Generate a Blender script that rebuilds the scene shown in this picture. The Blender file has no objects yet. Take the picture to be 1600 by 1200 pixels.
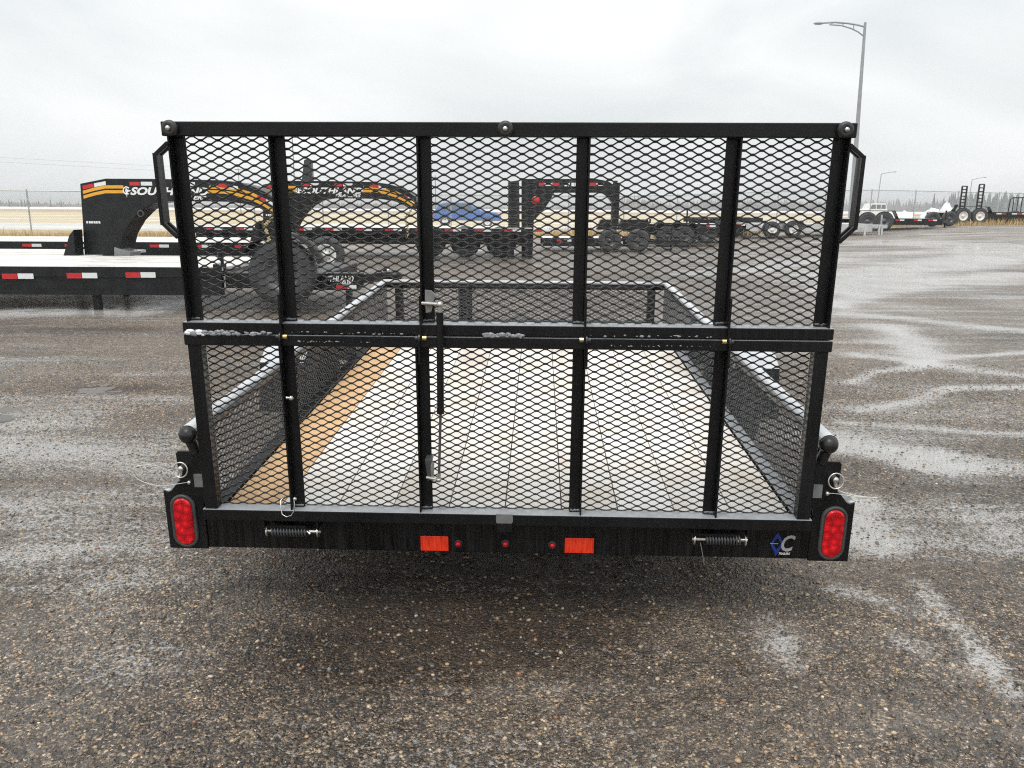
import bpy, math, random
import numpy as np
from math import sin, cos, pi, radians, atan, sqrt
from mathutils import Matrix, Vector

random.seed(7); rng = np.random.default_rng(7)
scene = bpy.context.scene
C = scene.collection

# ------------------------------------------------------------------ camera, sky, sun, exposure
CAM_H, F_PX, PITCH, ROLL = 1.38, 1239.8, 0.2198, 0.0058
cam = bpy.data.cameras.new('camera'); camo = bpy.data.objects.new('camera', cam); C.objects.link(camo)
cam.sensor_width = 36.0; cam.lens = 36.0 * F_PX / 1600.0
cam.clip_start = 0.05; cam.clip_end = 6000
camo.matrix_world = Matrix.Translation((0, 0, CAM_H)) @ Matrix.Rotation(pi/2 - PITCH, 4, 'X') @ Matrix.Rotation(ROLL, 4, 'Z')
scene.camera = camo

world = bpy.data.worlds.new('World'); scene.world = world; world.use_nodes = True
wt = world.node_tree; wt.nodes.clear()
SUN_EL, SUN_AZ = radians(64), radians(-165)      # thin overcast, brightest high behind the camera
def wn(t, **k):
    n = wt.nodes.new(t)
    for a, b in k.items(): setattr(n, a, b)
    return n
sky = wn('ShaderNodeTexSky', sky_type='NISHITA', sun_disc=False)
sky.sun_elevation = SUN_EL; sky.sun_rotation = SUN_AZ; sky.air_density = 1.0; sky.dust_density = 4.0
bw = wn('ShaderNodeHueSaturation'); bw.inputs['Saturation'].default_value = 0.25
skl = wn('ShaderNodeVectorMath', operation='SCALE'); skl.inputs['Scale'].default_value = 0.06
tc = wn('ShaderNodeTexCoord')
mp = wn('ShaderNodeMapping'); mp.inputs['Scale'].default_value = (1.0, 1.0, 2.6)
n1 = wn('ShaderNodeTexNoise'); n1.inputs['Scale'].default_value = 2.7; n1.inputs['Detail'].default_value = 5; n1.inputs['Roughness'].default_value = 0.48; n1.inputs['Distortion'].default_value = 0.5
rmp = wn('ShaderNodeValToRGB')
rmp.color_ramp.elements[0].position = 0.30; rmp.color_ramp.elements[0].color = (0.55, 0.58, 0.59, 1)
rmp.color_ramp.elements[1].position = 0.66; rmp.color_ramp.elements[1].color = (0.735, 0.75, 0.75, 1)
mixs = wn('ShaderNodeMix', data_type='RGBA'); mixs.inputs['Factor'].default_value = 0.94
bg = wn('ShaderNodeBackground'); bg.inputs['Strength'].default_value = 1.0
wo = wn('ShaderNodeOutputWorld')
L = wt.links.new
sepz = wn('ShaderNodeSeparateXYZ'); grz = wn('ShaderNodeMapRange'); grz.inputs[1].default_value = 0.0; grz.inputs[2].default_value = 0.45; grz.inputs[3].default_value = 0.89; grz.inputs[4].default_value = 1.14
vmul = wn('ShaderNodeVectorMath', operation='SCALE'); L(tc.outputs['Generated'], sepz.inputs[0]); L(sepz.outputs[2], grz.inputs[0]); L(grz.outputs[0], vmul.inputs['Scale'])
L(sky.outputs[0], bw.inputs['Color']); L(bw.outputs[0], skl.inputs[0])
L(tc.outputs['Generated'], mp.inputs[0]); L(mp.outputs[0], n1.inputs['Vector']); L(n1.outputs['Fac'], rmp.inputs[0])
L(skl.outputs[0], mixs.inputs['A']); L(rmp.outputs[0], mixs.inputs['B']); L(mixs.outputs['Result'], vmul.inputs[0]); L(vmul.outputs[0], bg.inputs['Color']); L(bg.outputs[0], wo.inputs[0])

sun = bpy.data.lights.new('sun', 'SUN'); sun.energy = 1.5; sun.angle = radians(35); sun.color = (1.0, 0.97, 0.93)
suno = bpy.data.objects.new('sun', sun); C.objects.link(suno)
sd = Vector((sin(SUN_AZ)*cos(SUN_EL), cos(SUN_AZ)*cos(SUN_EL), sin(SUN_EL)))
suno.rotation_euler = sd.to_track_quat('Z', 'Y').to_euler(); suno.location = (-2, -7, 14)
vs = scene.view_settings; vs.view_transform = 'Standard'; vs.look = 'None'; vs.exposure = 0.62; vs.gamma = 1.0; vs.use_curve_mapping = False
cy = scene.cycles; cy.max_bounces = 6; cy.diffuse_bounces = 3; cy.glossy_bounces = 3; cy.transparent_max_bounces = 6
cy.use_denoising = False; cy.filter_width = 1.15; cy.sample_clamp_indirect = 8.0; cy.volume_bounces = 0

# ------------------------------------------------------------------ pixel of the photograph -> point at distance Y
def ray(px, py):
    a, b = px - 800, py - 600
    u = a*cos(ROLL) + b*sin(ROLL); v = -a*sin(ROLL) + b*cos(ROLL)
    c, s = cos(PITCH), sin(PITCH)
    return np.array([u/F_PX, c - (v/F_PX)*s, -s - (v/F_PX)*c])
def W(px, py, Y):
    d = ray(px, py); q = d * (Y / d[1]); return (q[0], q[1], q[2] + CAM_H)

# ------------------------------------------------------------------ terrain height
def S(t, a, b):
    t = np.clip((np.asarray(t, float) - a) / (b - a), 0, 1); return t*t*(3 - 2*t)
def hash2(ix, iy, seed):
    h = (ix.astype(np.int64)*374761393 + iy.astype(np.int64)*668265263 + seed*974634777) & 0xffffffff
    h = ((h ^ (h >> 13)) * 1274126177) & 0xffffffff
    return ((h ^ (h >> 16)) & 0xffff) / 65535.0
def vnoise(x, y, seed=0):
    ix, iy = np.floor(x), np.floor(y); fx, fy = x - ix, y - iy
    fx, fy = fx*fx*(3-2*fx), fy*fy*(3-2*fy)
    a = hash2(ix, iy, seed); b = hash2(ix+1, iy, seed); c = hash2(ix, iy+1, seed); d = hash2(ix+1, iy+1, seed)
    return (a*(1-fx)+b*fx)*(1-fy) + (c*(1-fx)+d*fx)*fy - 0.5
def gbase(x, y):
    x = np.asarray(x, float); y = np.asarray(y, float)
    g = 0.13*S(y, 2.2, 9) - 0.04*S(y, 15, 30) + 0.55*S(x, 4, 22)*S(y, 12, 38)*(1 - 0.75*S(y, 44, 62))
    return g*(1 - 0.9*S(y, 90, 260))
def gdet(x, y):
    x = np.asarray(x, float); y = np.asarray(y, float)
    k = 1.0 / (1 + y/14.0)
    return (0.028*vnoise(x*0.9, y*0.7, 1) + 0.018*vnoise(x*2.3+y*0.5, y*2.0, 2) + 0.010*vnoise(x*6, y*6, 3) + 0.006*vnoise(x*14, y*14, 4))*k
def gh(x, y): return gbase(x, y) + gdet(x, y)

# ------------------------------------------------------------------ materials
MATS = {}
def nodes_mat(name):
    m = bpy.data.materials.new(name); m.use_nodes = True
    t = m.node_tree; b = t.nodes['Principled BSDF']; MATS[name] = m
    return m, t, b
def setp(b, col=None, rough=None, metal=None, spec=None, coat=None, coat_rough=None):
    if col is not None: b.inputs['Base Color'].default_value = (*col, 1)
    if rough is not None: b.inputs['Roughness'].default_value = rough
    if metal is not None: b.inputs['Metallic'].default_value = metal
    if spec is not None: b.inputs['Specular IOR Level'].default_value = spec
    if coat is not None: b.inputs['Coat Weight'].default_value = coat
    if coat_rough is not None: b.inputs['Coat Roughness'].default_value = coat_rough
def noise(t, scale, detail=3, rough=0.5, vec=None, dist=0.0):
    n = t.nodes.new('ShaderNodeTexNoise'); n.inputs['Scale'].default_value = scale; n.inputs['Detail'].default_value = detail
    n.inputs['Roughness'].default_value = rough; n.inputs['Distortion'].default_value = dist
    if vec is not None: t.links.new(vec, n.inputs['Vector'])
    return n.outputs['Fac']
def coords(t, kind='Object', scale=(1, 1, 1)):
    c = t.nodes.new('ShaderNodeTexCoord'); m = t.nodes.new('ShaderNodeMapping'); m.inputs['Scale'].default_value = scale
    t.links.new(c.outputs[kind], m.inputs[0]); return m.outputs[0]
def wcoords(t, scale=(1, 1, 1), rot=0.0):
    c = t.nodes.new('ShaderNodeNewGeometry'); m = t.nodes.new('ShaderNodeMapping'); m.inputs['Scale'].default_value = scale
    m.inputs['Rotation'].default_value = (0, 0, rot)
    t.links.new(c.outputs['Position'], m.inputs[0]); return m.outputs[0]
def ramp(t, fac, stops, interp='LINEAR'):
    r = t.nodes.new('ShaderNodeValToRGB'); cr = r.color_ramp; cr.interpolation = interp
    while len(cr.elements) < len(stops): cr.elements.new(0.5)
    for e, (p, c) in zip(cr.elements, stops): e.position = p; e.color = (*c, 1) if len(c) == 3 else c
    t.links.new(fac, r.inputs[0]); return r.outputs[0]
def maprange(t, fac, a, b, c, d):
    m = t.nodes.new('ShaderNodeMapRange'); m.inputs[1].default_value = a; m.inputs[2].default_value = b; m.inputs[3].default_value = c; m.inputs[4].default_value = d
    t.links.new(fac, m.inputs[0]); return m.outputs[0]
def mixc(t, fac, a, b, blend='MIX'):
    m = t.nodes.new('ShaderNodeMix'); m.data_type = 'RGBA'; m.blend_type = blend
    for sock, v in (('Factor', fac), ('A', a), ('B', b)):
        i = m.inputs[sock] if sock != 'Factor' else m.inputs[0]
        if sock == 'A': i = m.inputs[6]
        if sock == 'B': i = m.inputs[7]
        if isinstance(v, (int, float)): i.default_value = v
        elif isinstance(v, tuple): i.default_value = (*v, 1)
        else: t.links.new(v, i)
    return m.outputs[2]
def mathn(t, op, a, b=None):
    m = t.nodes.new('ShaderNodeMath'); m.operation = op
    for i, v in ((0, a), (1, b)):
        if v is None: continue
        if isinstance(v, (int, float)): m.inputs[i].default_value = v
        else: t.links.new(v, m.inputs[i])
    return m.outputs[0]
def bump(t, b, h, strength=0.3, dist=0.01, prev=None):
    n = t.nodes.new('ShaderNodeBump'); n.inputs['Strength'].default_value = strength if isinstance(strength, (int, float)) else 1
    n.inputs['Distance'].default_value = dist
    if not isinstance(strength, (int, float)): t.links.new(strength, n.inputs['Strength'])
    t.links.new(h, n.inputs['Height'])
    if prev is not None: t.links.new(prev, n.inputs['Normal'])
    if b is not None: t.links.new(n.outputs[0], b.inputs['Normal'])
    return n.outputs[0]
def simple(name, col, rough=0.5, metal=0.0, var=0.12, scale=20, coat=None, spec=None, bumpy=0.0, bscale=None):
    m, t, b = nodes_mat(name); setp(b, col, rough, metal, spec, coat, 0.08)
    v = coords(t); n = noise(t, scale, 4, 0.6, v)
    lo = tuple(max(0, c*(1-var)) for c in col); hi = tuple(min(1, c*(1+var)) for c in col)
    t.links.new(ramp(t, n, [(0.3, lo), (0.7, hi)]), b.inputs['Base Color'])
    t.links.new(maprange(t, n, 0.3, 0.7, max(0.02, rough*0.75), min(1, rough*1.3)), b.inputs['Roughness'])
    if bumpy: bump(t, b, noise(t, bscale or scale*4, 3, 0.5, v), bumpy, 0.004)
    return m
# wet black powder coat: droplets and runs in the gloss
m, t, b = nodes_mat('black_paint'); setp(b, (0.010, 0.0105, 0.012), 0.3, 0, 0.28)
v = coords(t); vr = coords(t, 'Object', (60, 60, 5))
runs = noise(t, 1.0, 4, 0.6, vr); drops = t.nodes.new('ShaderNodeTexVoronoi'); drops.inputs['Scale'].default_value = 160; t.links.new(v, drops.inputs['Vector'])
dm = mathn(t, 'MULTIPLY', maprange(t, drops.outputs['Distance'], 0.0, 0.35, 1, 0), maprange(t, noise(t, 9, 2, 0.5, v), 0.45, 0.65, 0, 1))
t.links.new(maprange(t, runs, 0.35, 0.65, 0.20, 0.48), b.inputs['Roughness'])
nb = bump(t, None, runs, 0.12, 0.002); bump(t, b, dm, 0.35, 0.0015, nb)
t.links.new(ramp(t, noise(t, 3.5, 5, 0.65, v), [(0.35, (0.004, 0.0043, 0.005)), (0.75, (0.011, 0.011, 0.012))]), b.inputs['Base Color'])
# bumper face: strong vertical water runs
m, t, b = nodes_mat('black_runs'); setp(b, (0.009, 0.009, 0.010), 0.3, 0, 0.3)
vr = coords(t, 'Object', (75, 20, 3)); runs = noise(t, 1.0, 5, 0.65, vr, 0.6)
t.links.new(ramp(t, runs, [(0.42, (0.0025, 0.0025, 0.003)), (0.62, (0.013, 0.013, 0.014))]), b.inputs['Base Color'])
t.links.new(maprange(t, runs, 0.4, 0.65, 0.12, 0.5), b.inputs['Roughness']); bump(t, b, runs, 0.5, 0.004)
def frosted(name, amount, col):
    m, t, b = nodes_mat(name); setp(b, (0.01, 0.01, 0.011), 0.3, 0, 0.28)
    v = coords(t); ge = t.nodes.new('ShaderNodeNewGeometry'); sx = t.nodes.new('ShaderNodeSeparateXYZ'); t.links.new(ge.outputs['True Normal'], sx.inputs[0])
    n = noise(t, 14, 5, 0.65, v); upf = maprange(t, sx.outputs[2], 0.35, 0.85, 0.0, 1.0)
    ff = mathn(t, 'MULTIPLY', upf, maprange(t, n, 0.28, 0.58, amount*0.75, amount))
    base = ramp(t, noise(t, 3.5, 5, 0.65, v), [(0.35, (0.004, 0.0043, 0.005)), (0.75, (0.012, 0.012, 0.013))])
    t.links.new(mixc(t, ff, base, col), b.inputs['Base Color'])
    rr = noise(t, 1.0, 4, 0.6, coords(t, 'Object', (60, 60, 5)))
    t.links.new(maprange(t, rr, 0.35, 0.65, 0.18, 0.48), b.inputs['Roughness']); bump(t, b, rr, 0.12, 0.002)
frosted('black_frost', 0.85, (0.36, 0.38, 0.40)); frosted('rail_frost', 0.95, (0.56, 0.58, 0.60))
simple('black_metal', (0.010, 0.0105, 0.012), 0.36, 0, 0.35, 6, spec=0.35)
simple('black_strand', (0.010, 0.010, 0.011), 0.25, 0, 0.3, 30, spec=0.55)
simple('side_strand', (0.050, 0.052, 0.055), 0.28, 0, 0.3, 30, spec=0.6)
simple('rubber', (0.028, 0.029, 0.030), 0.42, 0, 0.3, 18, bumpy=0.2, bscale=60)
simple('grommet_grey', (0.050, 0.052, 0.054), 0.4, 0, 0.25, 30)
simple('cap_black', (0.009, 0.009, 0.010), 0.35, 0, 0.3, 40, bumpy=0.6, bscale=70)
simple('tyre', (0.045, 0.047, 0.050), 0.55, 0, 0.35, 9, bumpy=0.2, bscale=40)
simple('zinc', (0.62, 0.61, 0.57), 0.28, 0.9, 0.15, 60)
simple('brass', (0.75, 0.60, 0.28), 0.25, 0.95, 0.15, 60)
simple('chain_gold', (0.62, 0.52, 0.26), 0.35, 0.7, 0.3, 40)
simple('galvanised', (0.42, 0.44, 0.45), 0.42, 0.6, 0.2, 8)
simple('lamp_grey', (0.30, 0.32, 0.33), 0.5, 0.2, 0.15, 2)
simple('aluminium', (0.60, 0.61, 0.61), 0.38, 0.55, 0.12, 4)
simple('white_cable', (0.62, 0.62, 0.58), 0.4, 0.0, 0.1, 80)
simple('white_print', (0.80, 0.81, 0.80), 0.4, 0, 0.05, 10)
simple('grey_print', (0.52, 0.53, 0.54), 0.4, 0, 0.1, 30)
simple('silver_print', (0.50, 0.50, 0.50), 0.35, 0.25, 0.2, 30)
simple('blue_print', (0.012, 0.045, 0.26), 0.3, 0, 0.3, 40)
simple('yellow_print', (0.72, 0.36, 0.03), 0.4, 0, 0.08, 6)
simple('tape_red', (0.50, 0.025, 0.03), 0.35, 0, 0.15, 30)
simple('tape_white', (0.72, 0.74, 0.74), 0.35, 0, 0.06, 30)
simple('rim_white', (0.72, 0.72, 0.70), 0.4, 0, 0.1, 14)
simple('rim_grey', (0.10, 0.10, 0.105), 0.4, 0.4, 0.2, 14)
simple('snow', (0.82, 0.84, 0.87), 0.6, 0, 0.06, 60, bumpy=0.5, bscale=120)
simple('dirty_ice', (0.24, 0.25, 0.27), 0.35, 0, 0.3, 60, bumpy=0.5, bscale=150)
simple('car_blue', (0.035, 0.13, 0.40), 0.25, 0.1, 0.1, 3, coat=0.6)
simple('car_white', (0.74, 0.75, 0.75), 0.3, 0, 0.06, 3, coat=0.4)
simple('car_glass', (0.10, 0.125, 0.14), 0.08, 0, 0.1, 3)
simple('lead_grey', (0.05, 0.053, 0.057), 0.35, 0, 0.3, 10)
simple('plate_grey', (0.20, 0.205, 0.21), 0.3, 0.3, 0.2, 30)
simple('tread_plate', (0.34, 0.35, 0.36), 0.35, 0.5, 0.25, 60)
simple('timber_pole', (0.19, 0.17, 0.155), 0.8, 0, 0.2, 4)
# red lenses
m, t, b = nodes_mat('red_lens'); setp(b, (0.42, 0.004, 0.008), 0.15, 0, 0.3, 0.25, 0.05)
v = coords(t); vo = t.nodes.new('ShaderNodeTexVoronoi'); vo.inputs['Scale'].default_value = 40; vo.inputs['Randomness'].default_value = 0.7; t.links.new(v, vo.inputs['Vector'])
t.links.new(ramp(t, vo.outputs['Distance'], [(0.0, (1.0, 0.035, 0.04)), (0.25, (0.70, 0.007, 0.014)), (0.65, (0.36, 0.003, 0.008))]), b.inputs['Base Color'])
bump(t, b, vo.outputs['Distance'], 0.4, 0.004)
m, t, b = nodes_mat('red_reflector'); setp(b, (0.80, 0.035, 0.012), 0.2, 0, 0.3, 0.2, 0.1)
vr = coords(t, 'Object', (120, 20, 14)); rr = noise(t, 1.0, 4, 0.6, vr)
t.links.new(ramp(t, rr, [(0.35, (0.62, 0.012, 0.006)), (0.58, (1.0, 0.065, 0.02))]), b.inputs['Base Color']); bump(t, b, rr, 0.4, 0.002)
# deck boards of the near trailer: wet pine, pale frost in patches
def board_mat(name, lo, hi, frost, frostcol=(0.80, 0.79, 0.77), rough=0.28):
    m, t, b = nodes_mat(name); setp(b, hi, rough, 0, 0.5)
    oi = t.nodes.new('ShaderNodeObjectInfo')
    c = t.nodes.new('ShaderNodeTexCoord'); add = t.nodes.new('ShaderNodeVectorMath'); add.operation = 'ADD'
    cmb = t.nodes.new('ShaderNodeCombineXYZ'); t.links.new(mathn(t, 'MULTIPLY', oi.outputs['Random'], 37.0), cmb.inputs[0]); t.links.new(mathn(t, 'MULTIPLY', oi.outputs['Random'], 11.0), cmb.inputs[1])
    t.links.new(c.outputs['Object'], add.inputs[0]); t.links.new(cmb.outputs[0], add.inputs[1])
    mp = t.nodes.new('ShaderNodeMapping'); mp.inputs['Scale'].default_value = (46, 2.2, 10); t.links.new(add.outputs[0], mp.inputs[0])
    g = noise(t, 1.0, 6, 0.6, mp.outputs[0], 0.4)
    wood = ramp(t, g, [(0.30, lo), (0.62, hi)])
    fz = noise(t, 3.2, 5, 0.62, add.outputs[0])
    ff = mathn(t, 'MULTIPLY', maprange(t, fz, 0.36, 0.56, 0.55, 1.0), frost)
    dampn = noise(t, 1.3, 4, 0.6, add.outputs[0]); tone = ramp(t, mathn(t, 'ADD', mathn(t, 'MULTIPLY', dampn, 0.6), mathn(t, 'MULTIPLY', oi.outputs['Random'], 0.4)), [(0.25, (0.84, 0.81, 0.78)), (0.65, (1.0, 1.0, 1.0))])
    t.links.new(mixc(t, 1.0, mixc(t, ff, wood, frostcol), tone, 'MULTIPLY'), b.inputs['Base Color'])
    t.links.new(maprange(t, fz, 0.3, 0.7, rough*0.6, rough*1.9), b.inputs['Roughness'])
    bump(t, b, g, 0.25, 0.002)
board_mat('board_frost', (0.54, 0.41, 0.26), (0.68, 0.54, 0.37), 0.92, (0.84, 0.825, 0.80), 0.22)
board_mat('board_bare', (0.58, 0.31, 0.105), (0.76, 0.46, 0.185), 0.14)
board_mat('board_white', (0.52, 0.47, 0.40), (0.68, 0.64, 0.58), 0.75, (0.80, 0.81, 0.81), 0.3)
# gravel stones: colour stored per stone
m, t, b = nodes_mat('stone'); setp(b, (0.1, 0.1, 0.1), 0.3, 0, 0.5, 0.5, 0.12)
at = t.nodes.new('ShaderNodeAttribute'); at.attribute_name = 'stone_colour'
v = wcoords(t); t.links.new(mixc(t, 0.5, at.outputs['Color'], ramp(t, noise(t, 300, 3, 0.6, v), [(0.3, (0.55, 0.55, 0.55)), (0.7, (1, 1, 1))]), 'MULTIPLY'), b.inputs['Base Color'])
t.links.new(maprange(t, noise(t, 2.5, 3, 0.5, v), 0.35, 0.65, 0.25, 0.6), b.inputs['Roughness'])
# yard surface
m, t, b = nodes_mat('gravel_yard'); setp(b, (0.1, 0.09, 0.085), 0.5, 0, 0.5)
v = wcoords(t)
v1 = t.nodes.new('ShaderNodeTexVoronoi'); v1.inputs['Scale'].default_value = 150; t.links.new(v, v1.inputs['Vector'])
v2 = t.nodes.new('ShaderNodeTexVoronoi'); v2.inputs['Scale'].default_value = 82; t.links.new(v, v2.inputs['Vector'])
sep = t.nodes.new('ShaderNodeSeparateColor'); t.links.new(v1.outputs['Color'], sep.inputs[0])
stone = ramp(t, sep.outputs[0], [(0.0, (0.030, 0.029, 0.028)), (0.45, (0.058, 0.053, 0.050)), (0.70, (0.13, 0.112, 0.10)), (0.88, (0.27, 0.215, 0.15)), (1.0, (0.52, 0.44, 0.33))])
sep2 = t.nodes.new('ShaderNodeSeparateColor'); t.links.new(v2.outputs['Color'], sep2.inputs[0])
stone2 = ramp(t, sep2.outputs[1], [(0.0, (0.035, 0.033, 0.032)), (0.6, (0.085, 0.078, 0.072)), (0.9, (0.17, 0.145, 0.115)), (1.0, (0.34, 0.28, 0.20))])
col = mixc(t, maprange(t, v2.outputs['Distance'], 0.25, 0.45, 0.7, 0.0), stone, stone2)
big = noise(t, 0.45, 4, 0.6, v)
tint = ramp(t, big, [(0.3, (0.70, 0.62, 0.55)), (0.5, (1.24, 1.12, 1.0)), (0.7, (1.9, 1.66, 1.42))])
col = mixc(t, 1.0, col, tint, 'MULTIPLY')
clump = noise(t, 22, 5, 0.72, v)
col = mixc(t, 1.0, col, ramp(t, clump, [(0.28, (0.38, 0.37, 0.36)), (0.48, (0.86, 0.85, 0.84)), (0.74, (1.85, 1.82, 1.78))]), 'MULTIPLY')
vs2 = wcoords(t, (0.22, 0.9, 1), 0.25)
wetn = noise(t, 1.0, 5, 0.62, vs2, 0.6)
wet = maprange(t, wetn, 0.44, 0.60, 0.0, 1.0)
pale = maprange(t, noise(t, 0.33, 5, 0.6, v, 0.3), 0.44, 0.66, 0.0, 0.55)
geo = t.nodes.new('ShaderNodeNewGeometry'); sx = t.nodes.new('ShaderNodeSeparateXYZ'); t.links.new(geo.outputs['Position'], sx.inputs[0])
wa = t.nodes.new('ShaderNodeAttribute'); wa.attribute_name = 'wetness'
fine = noise(t, 14, 4, 0.65, v)
wet = maprange(t, mathn(t, 'ADD', wa.outputs['Fac'], mathn(t, 'MULTIPLY', mathn(t, 'SUBTRACT', fine, 0.5), 1.1)), 0.28, 0.95, 0.0, 1.0)
sa = t.nodes.new('ShaderNodeAttribute'); sa.attribute_name = 'slush'
strk = mathn(t, 'SUBTRACT', noise(t, 1.0, 5, 0.68, wcoords(t, (0.20, 1.7, 1), 0.12), 0.5), 0.5)
strk2 = mathn(t, 'SUBTRACT', noise(t, 1.0, 4, 0.65, wcoords(t, (0.9, 5.0, 1), -0.25), 0.4), 0.5)
grit = mathn(t, 'ADD', mathn(t, 'MULTIPLY', mathn(t, 'SUBTRACT', noise(t, 42, 4, 0.75, v), 0.5), 1.5), mathn(t, 'MULTIPLY', mathn(t, 'SUBTRACT', v2.outputs['Distance'], 0.4), 0.9))
sl_ = mathn(t, 'ADD', mathn(t, 'ADD', sa.outputs['Fac'], grit), mathn(t, 'ADD', mathn(t, 'MULTIPLY', strk, -2.0), mathn(t, 'MULTIPLY', strk2, 1.1)))
slush = maprange(t, sl_, 0.38, 0.86, 0.0, 0.85)
col = mixc(t, pale, col, mixc(t, 1.0, ramp(t, clump, [(0.3, (0.5, 0.5, 0.5)), (0.7, (1.5, 1.5, 1.5))]), (0.27, 0.222, 0.178), 'MULTIPLY'))
ma = t.nodes.new('ShaderNodeAttribute'); ma.attribute_name = 'mud_shade'
mud_shade = maprange(t, mathn(t, 'ADD', ma.outputs['Fac'], mathn(t, 'MULTIPLY', mathn(t, 'SUBTRACT', noise(t, 9, 5, 0.7, v), 0.5), 0.8)), 0.3, 0.75, 0.0, 0.85)
col = mixc(t, mud_shade, col, mixc(t, 1.0, col, (0.30, 0.235, 0.175), 'MULTIPLY'))  # wet mud plus the trailer's contact shade below the bumper, painted into the colour
col = mixc(t, slush, col, (0.54, 0.53, 0.515))
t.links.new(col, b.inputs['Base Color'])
t.links.new(maprange(t, wet, 0, 1, 0.42, 0.20), b.inputs['Roughness'])
b.inputs['Coat IOR'].default_value = 1.36
t.links.new(maprange(t, wet, 0, 1, 0.08, 0.75), b.inputs['Coat Weight']); t.links.new(maprange(t, wet, 0, 1, 0.22, 0.05), b.inputs['Coat Roughness'])
cb_ = t.nodes.new('ShaderNodeBump'); cb_.inputs['Distance'].default_value = 0.010; t.links.new(maprange(t, wet, 0, 1, 0.9, 0.28), cb_.inputs['Strength']); t.links.new(noise(t, 75, 3, 0.6, v), cb_.inputs['Height']); t.links.new(bump(t, None, clump, 0.55, 0.03), cb_.inputs['Normal']); t.links.new(cb_.outputs[0], b.inputs['Coat Normal'])
hgt = mathn(t, 'ADD', mathn(t, 'MULTIPLY', v1.outputs['Distance'], -0.6), mathn(t, 'MULTIPLY', v2.outputs['Distance'], -0.8))
nb = bump(t, None, strk, 0.9, 0.10); nb = bump(t, None, clump, 0.9, 0.035, nb); bump(t, b, hgt, maprange(t, wet, 0, 1, 1.0, 0.55), 0.013, nb)
# field
m, t, b = nodes_mat('dry_field'); setp(b, (0.4, 0.3, 0.15), 0.9, 0, 0.1)
v = wcoords(t); geo = t.nodes.new('ShaderNodeNewGeometry'); sx = t.nodes.new('ShaderNodeSeparateXYZ'); t.links.new(geo.outputs['Position'], sx.inputs[0])
yy = mathn(t, 'ADD', sx.outputs[1], mathn(t, 'MULTIPLY', maprange(t, noise(t, 0.06, 4, 0.6, wcoords(t, (0.25, 1, 1))), 0, 1, -1, 1), 14.0))
yl = mathn(t, 'DIVIDE', yy, 420.0)
band = ramp(t, yl, [(0.0, (0.42, 0.31, 0.16)), (0.095, (0.46, 0.36, 0.20)), (0.105, (0.60, 0.60, 0.58)), (0.128, (0.62, 0.63, 0.62)), (0.14, (0.60, 0.51, 0.34)), (0.30, (0.58, 0.50, 0.35)), (0.36, (0.44, 0.31, 0.17)), (0.50, (0.46, 0.35, 0.21)), (0.56, (0.78, 0.79, 0.80)), (1.0, (0.80, 0.81, 0.82))])
grain = ramp(t, noise(t, 2.2, 6, 0.7, v), [(0.3, (0.68, 0.66, 0.62)), (0.7, (1.2, 1.2, 1.2))])
col = mixc(t, 1.0, band, grain, 'MULTIPLY')
col = mixc(t, maprange(t, noise(t, 0.12, 5, 0.65, wcoords(t, (0.4, 1, 1))), 0.52, 0.62, 0.0, 0.7), col, (0.74, 0.75, 0.76))
t.links.new(col, b.inputs['Base Color']); bump(t, b, noise(t, 6, 4, 0.7, v), 0.6, 0.08)
simple('grass_dry', (0.45, 0.33, 0.16), 0.85, 0, 0.3, 1.5)
simple('wood_far', (0.25, 0.235, 0.23), 0.95, 0, 0.2, 0.08)
simple('conifer_far', (0.13, 0.15, 0.14), 0.95, 0, 0.25, 0.1)
# standing water
m, t, b = nodes_mat('water'); setp(b, (0.05, 0.038, 0.028), 0.03, 0, 0.5); b.inputs['IOR'].default_value = 1.33
bump(t, b, noise(t, 9, 2, 0.5, wcoords(t)), 0.04, 0.01)

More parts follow.
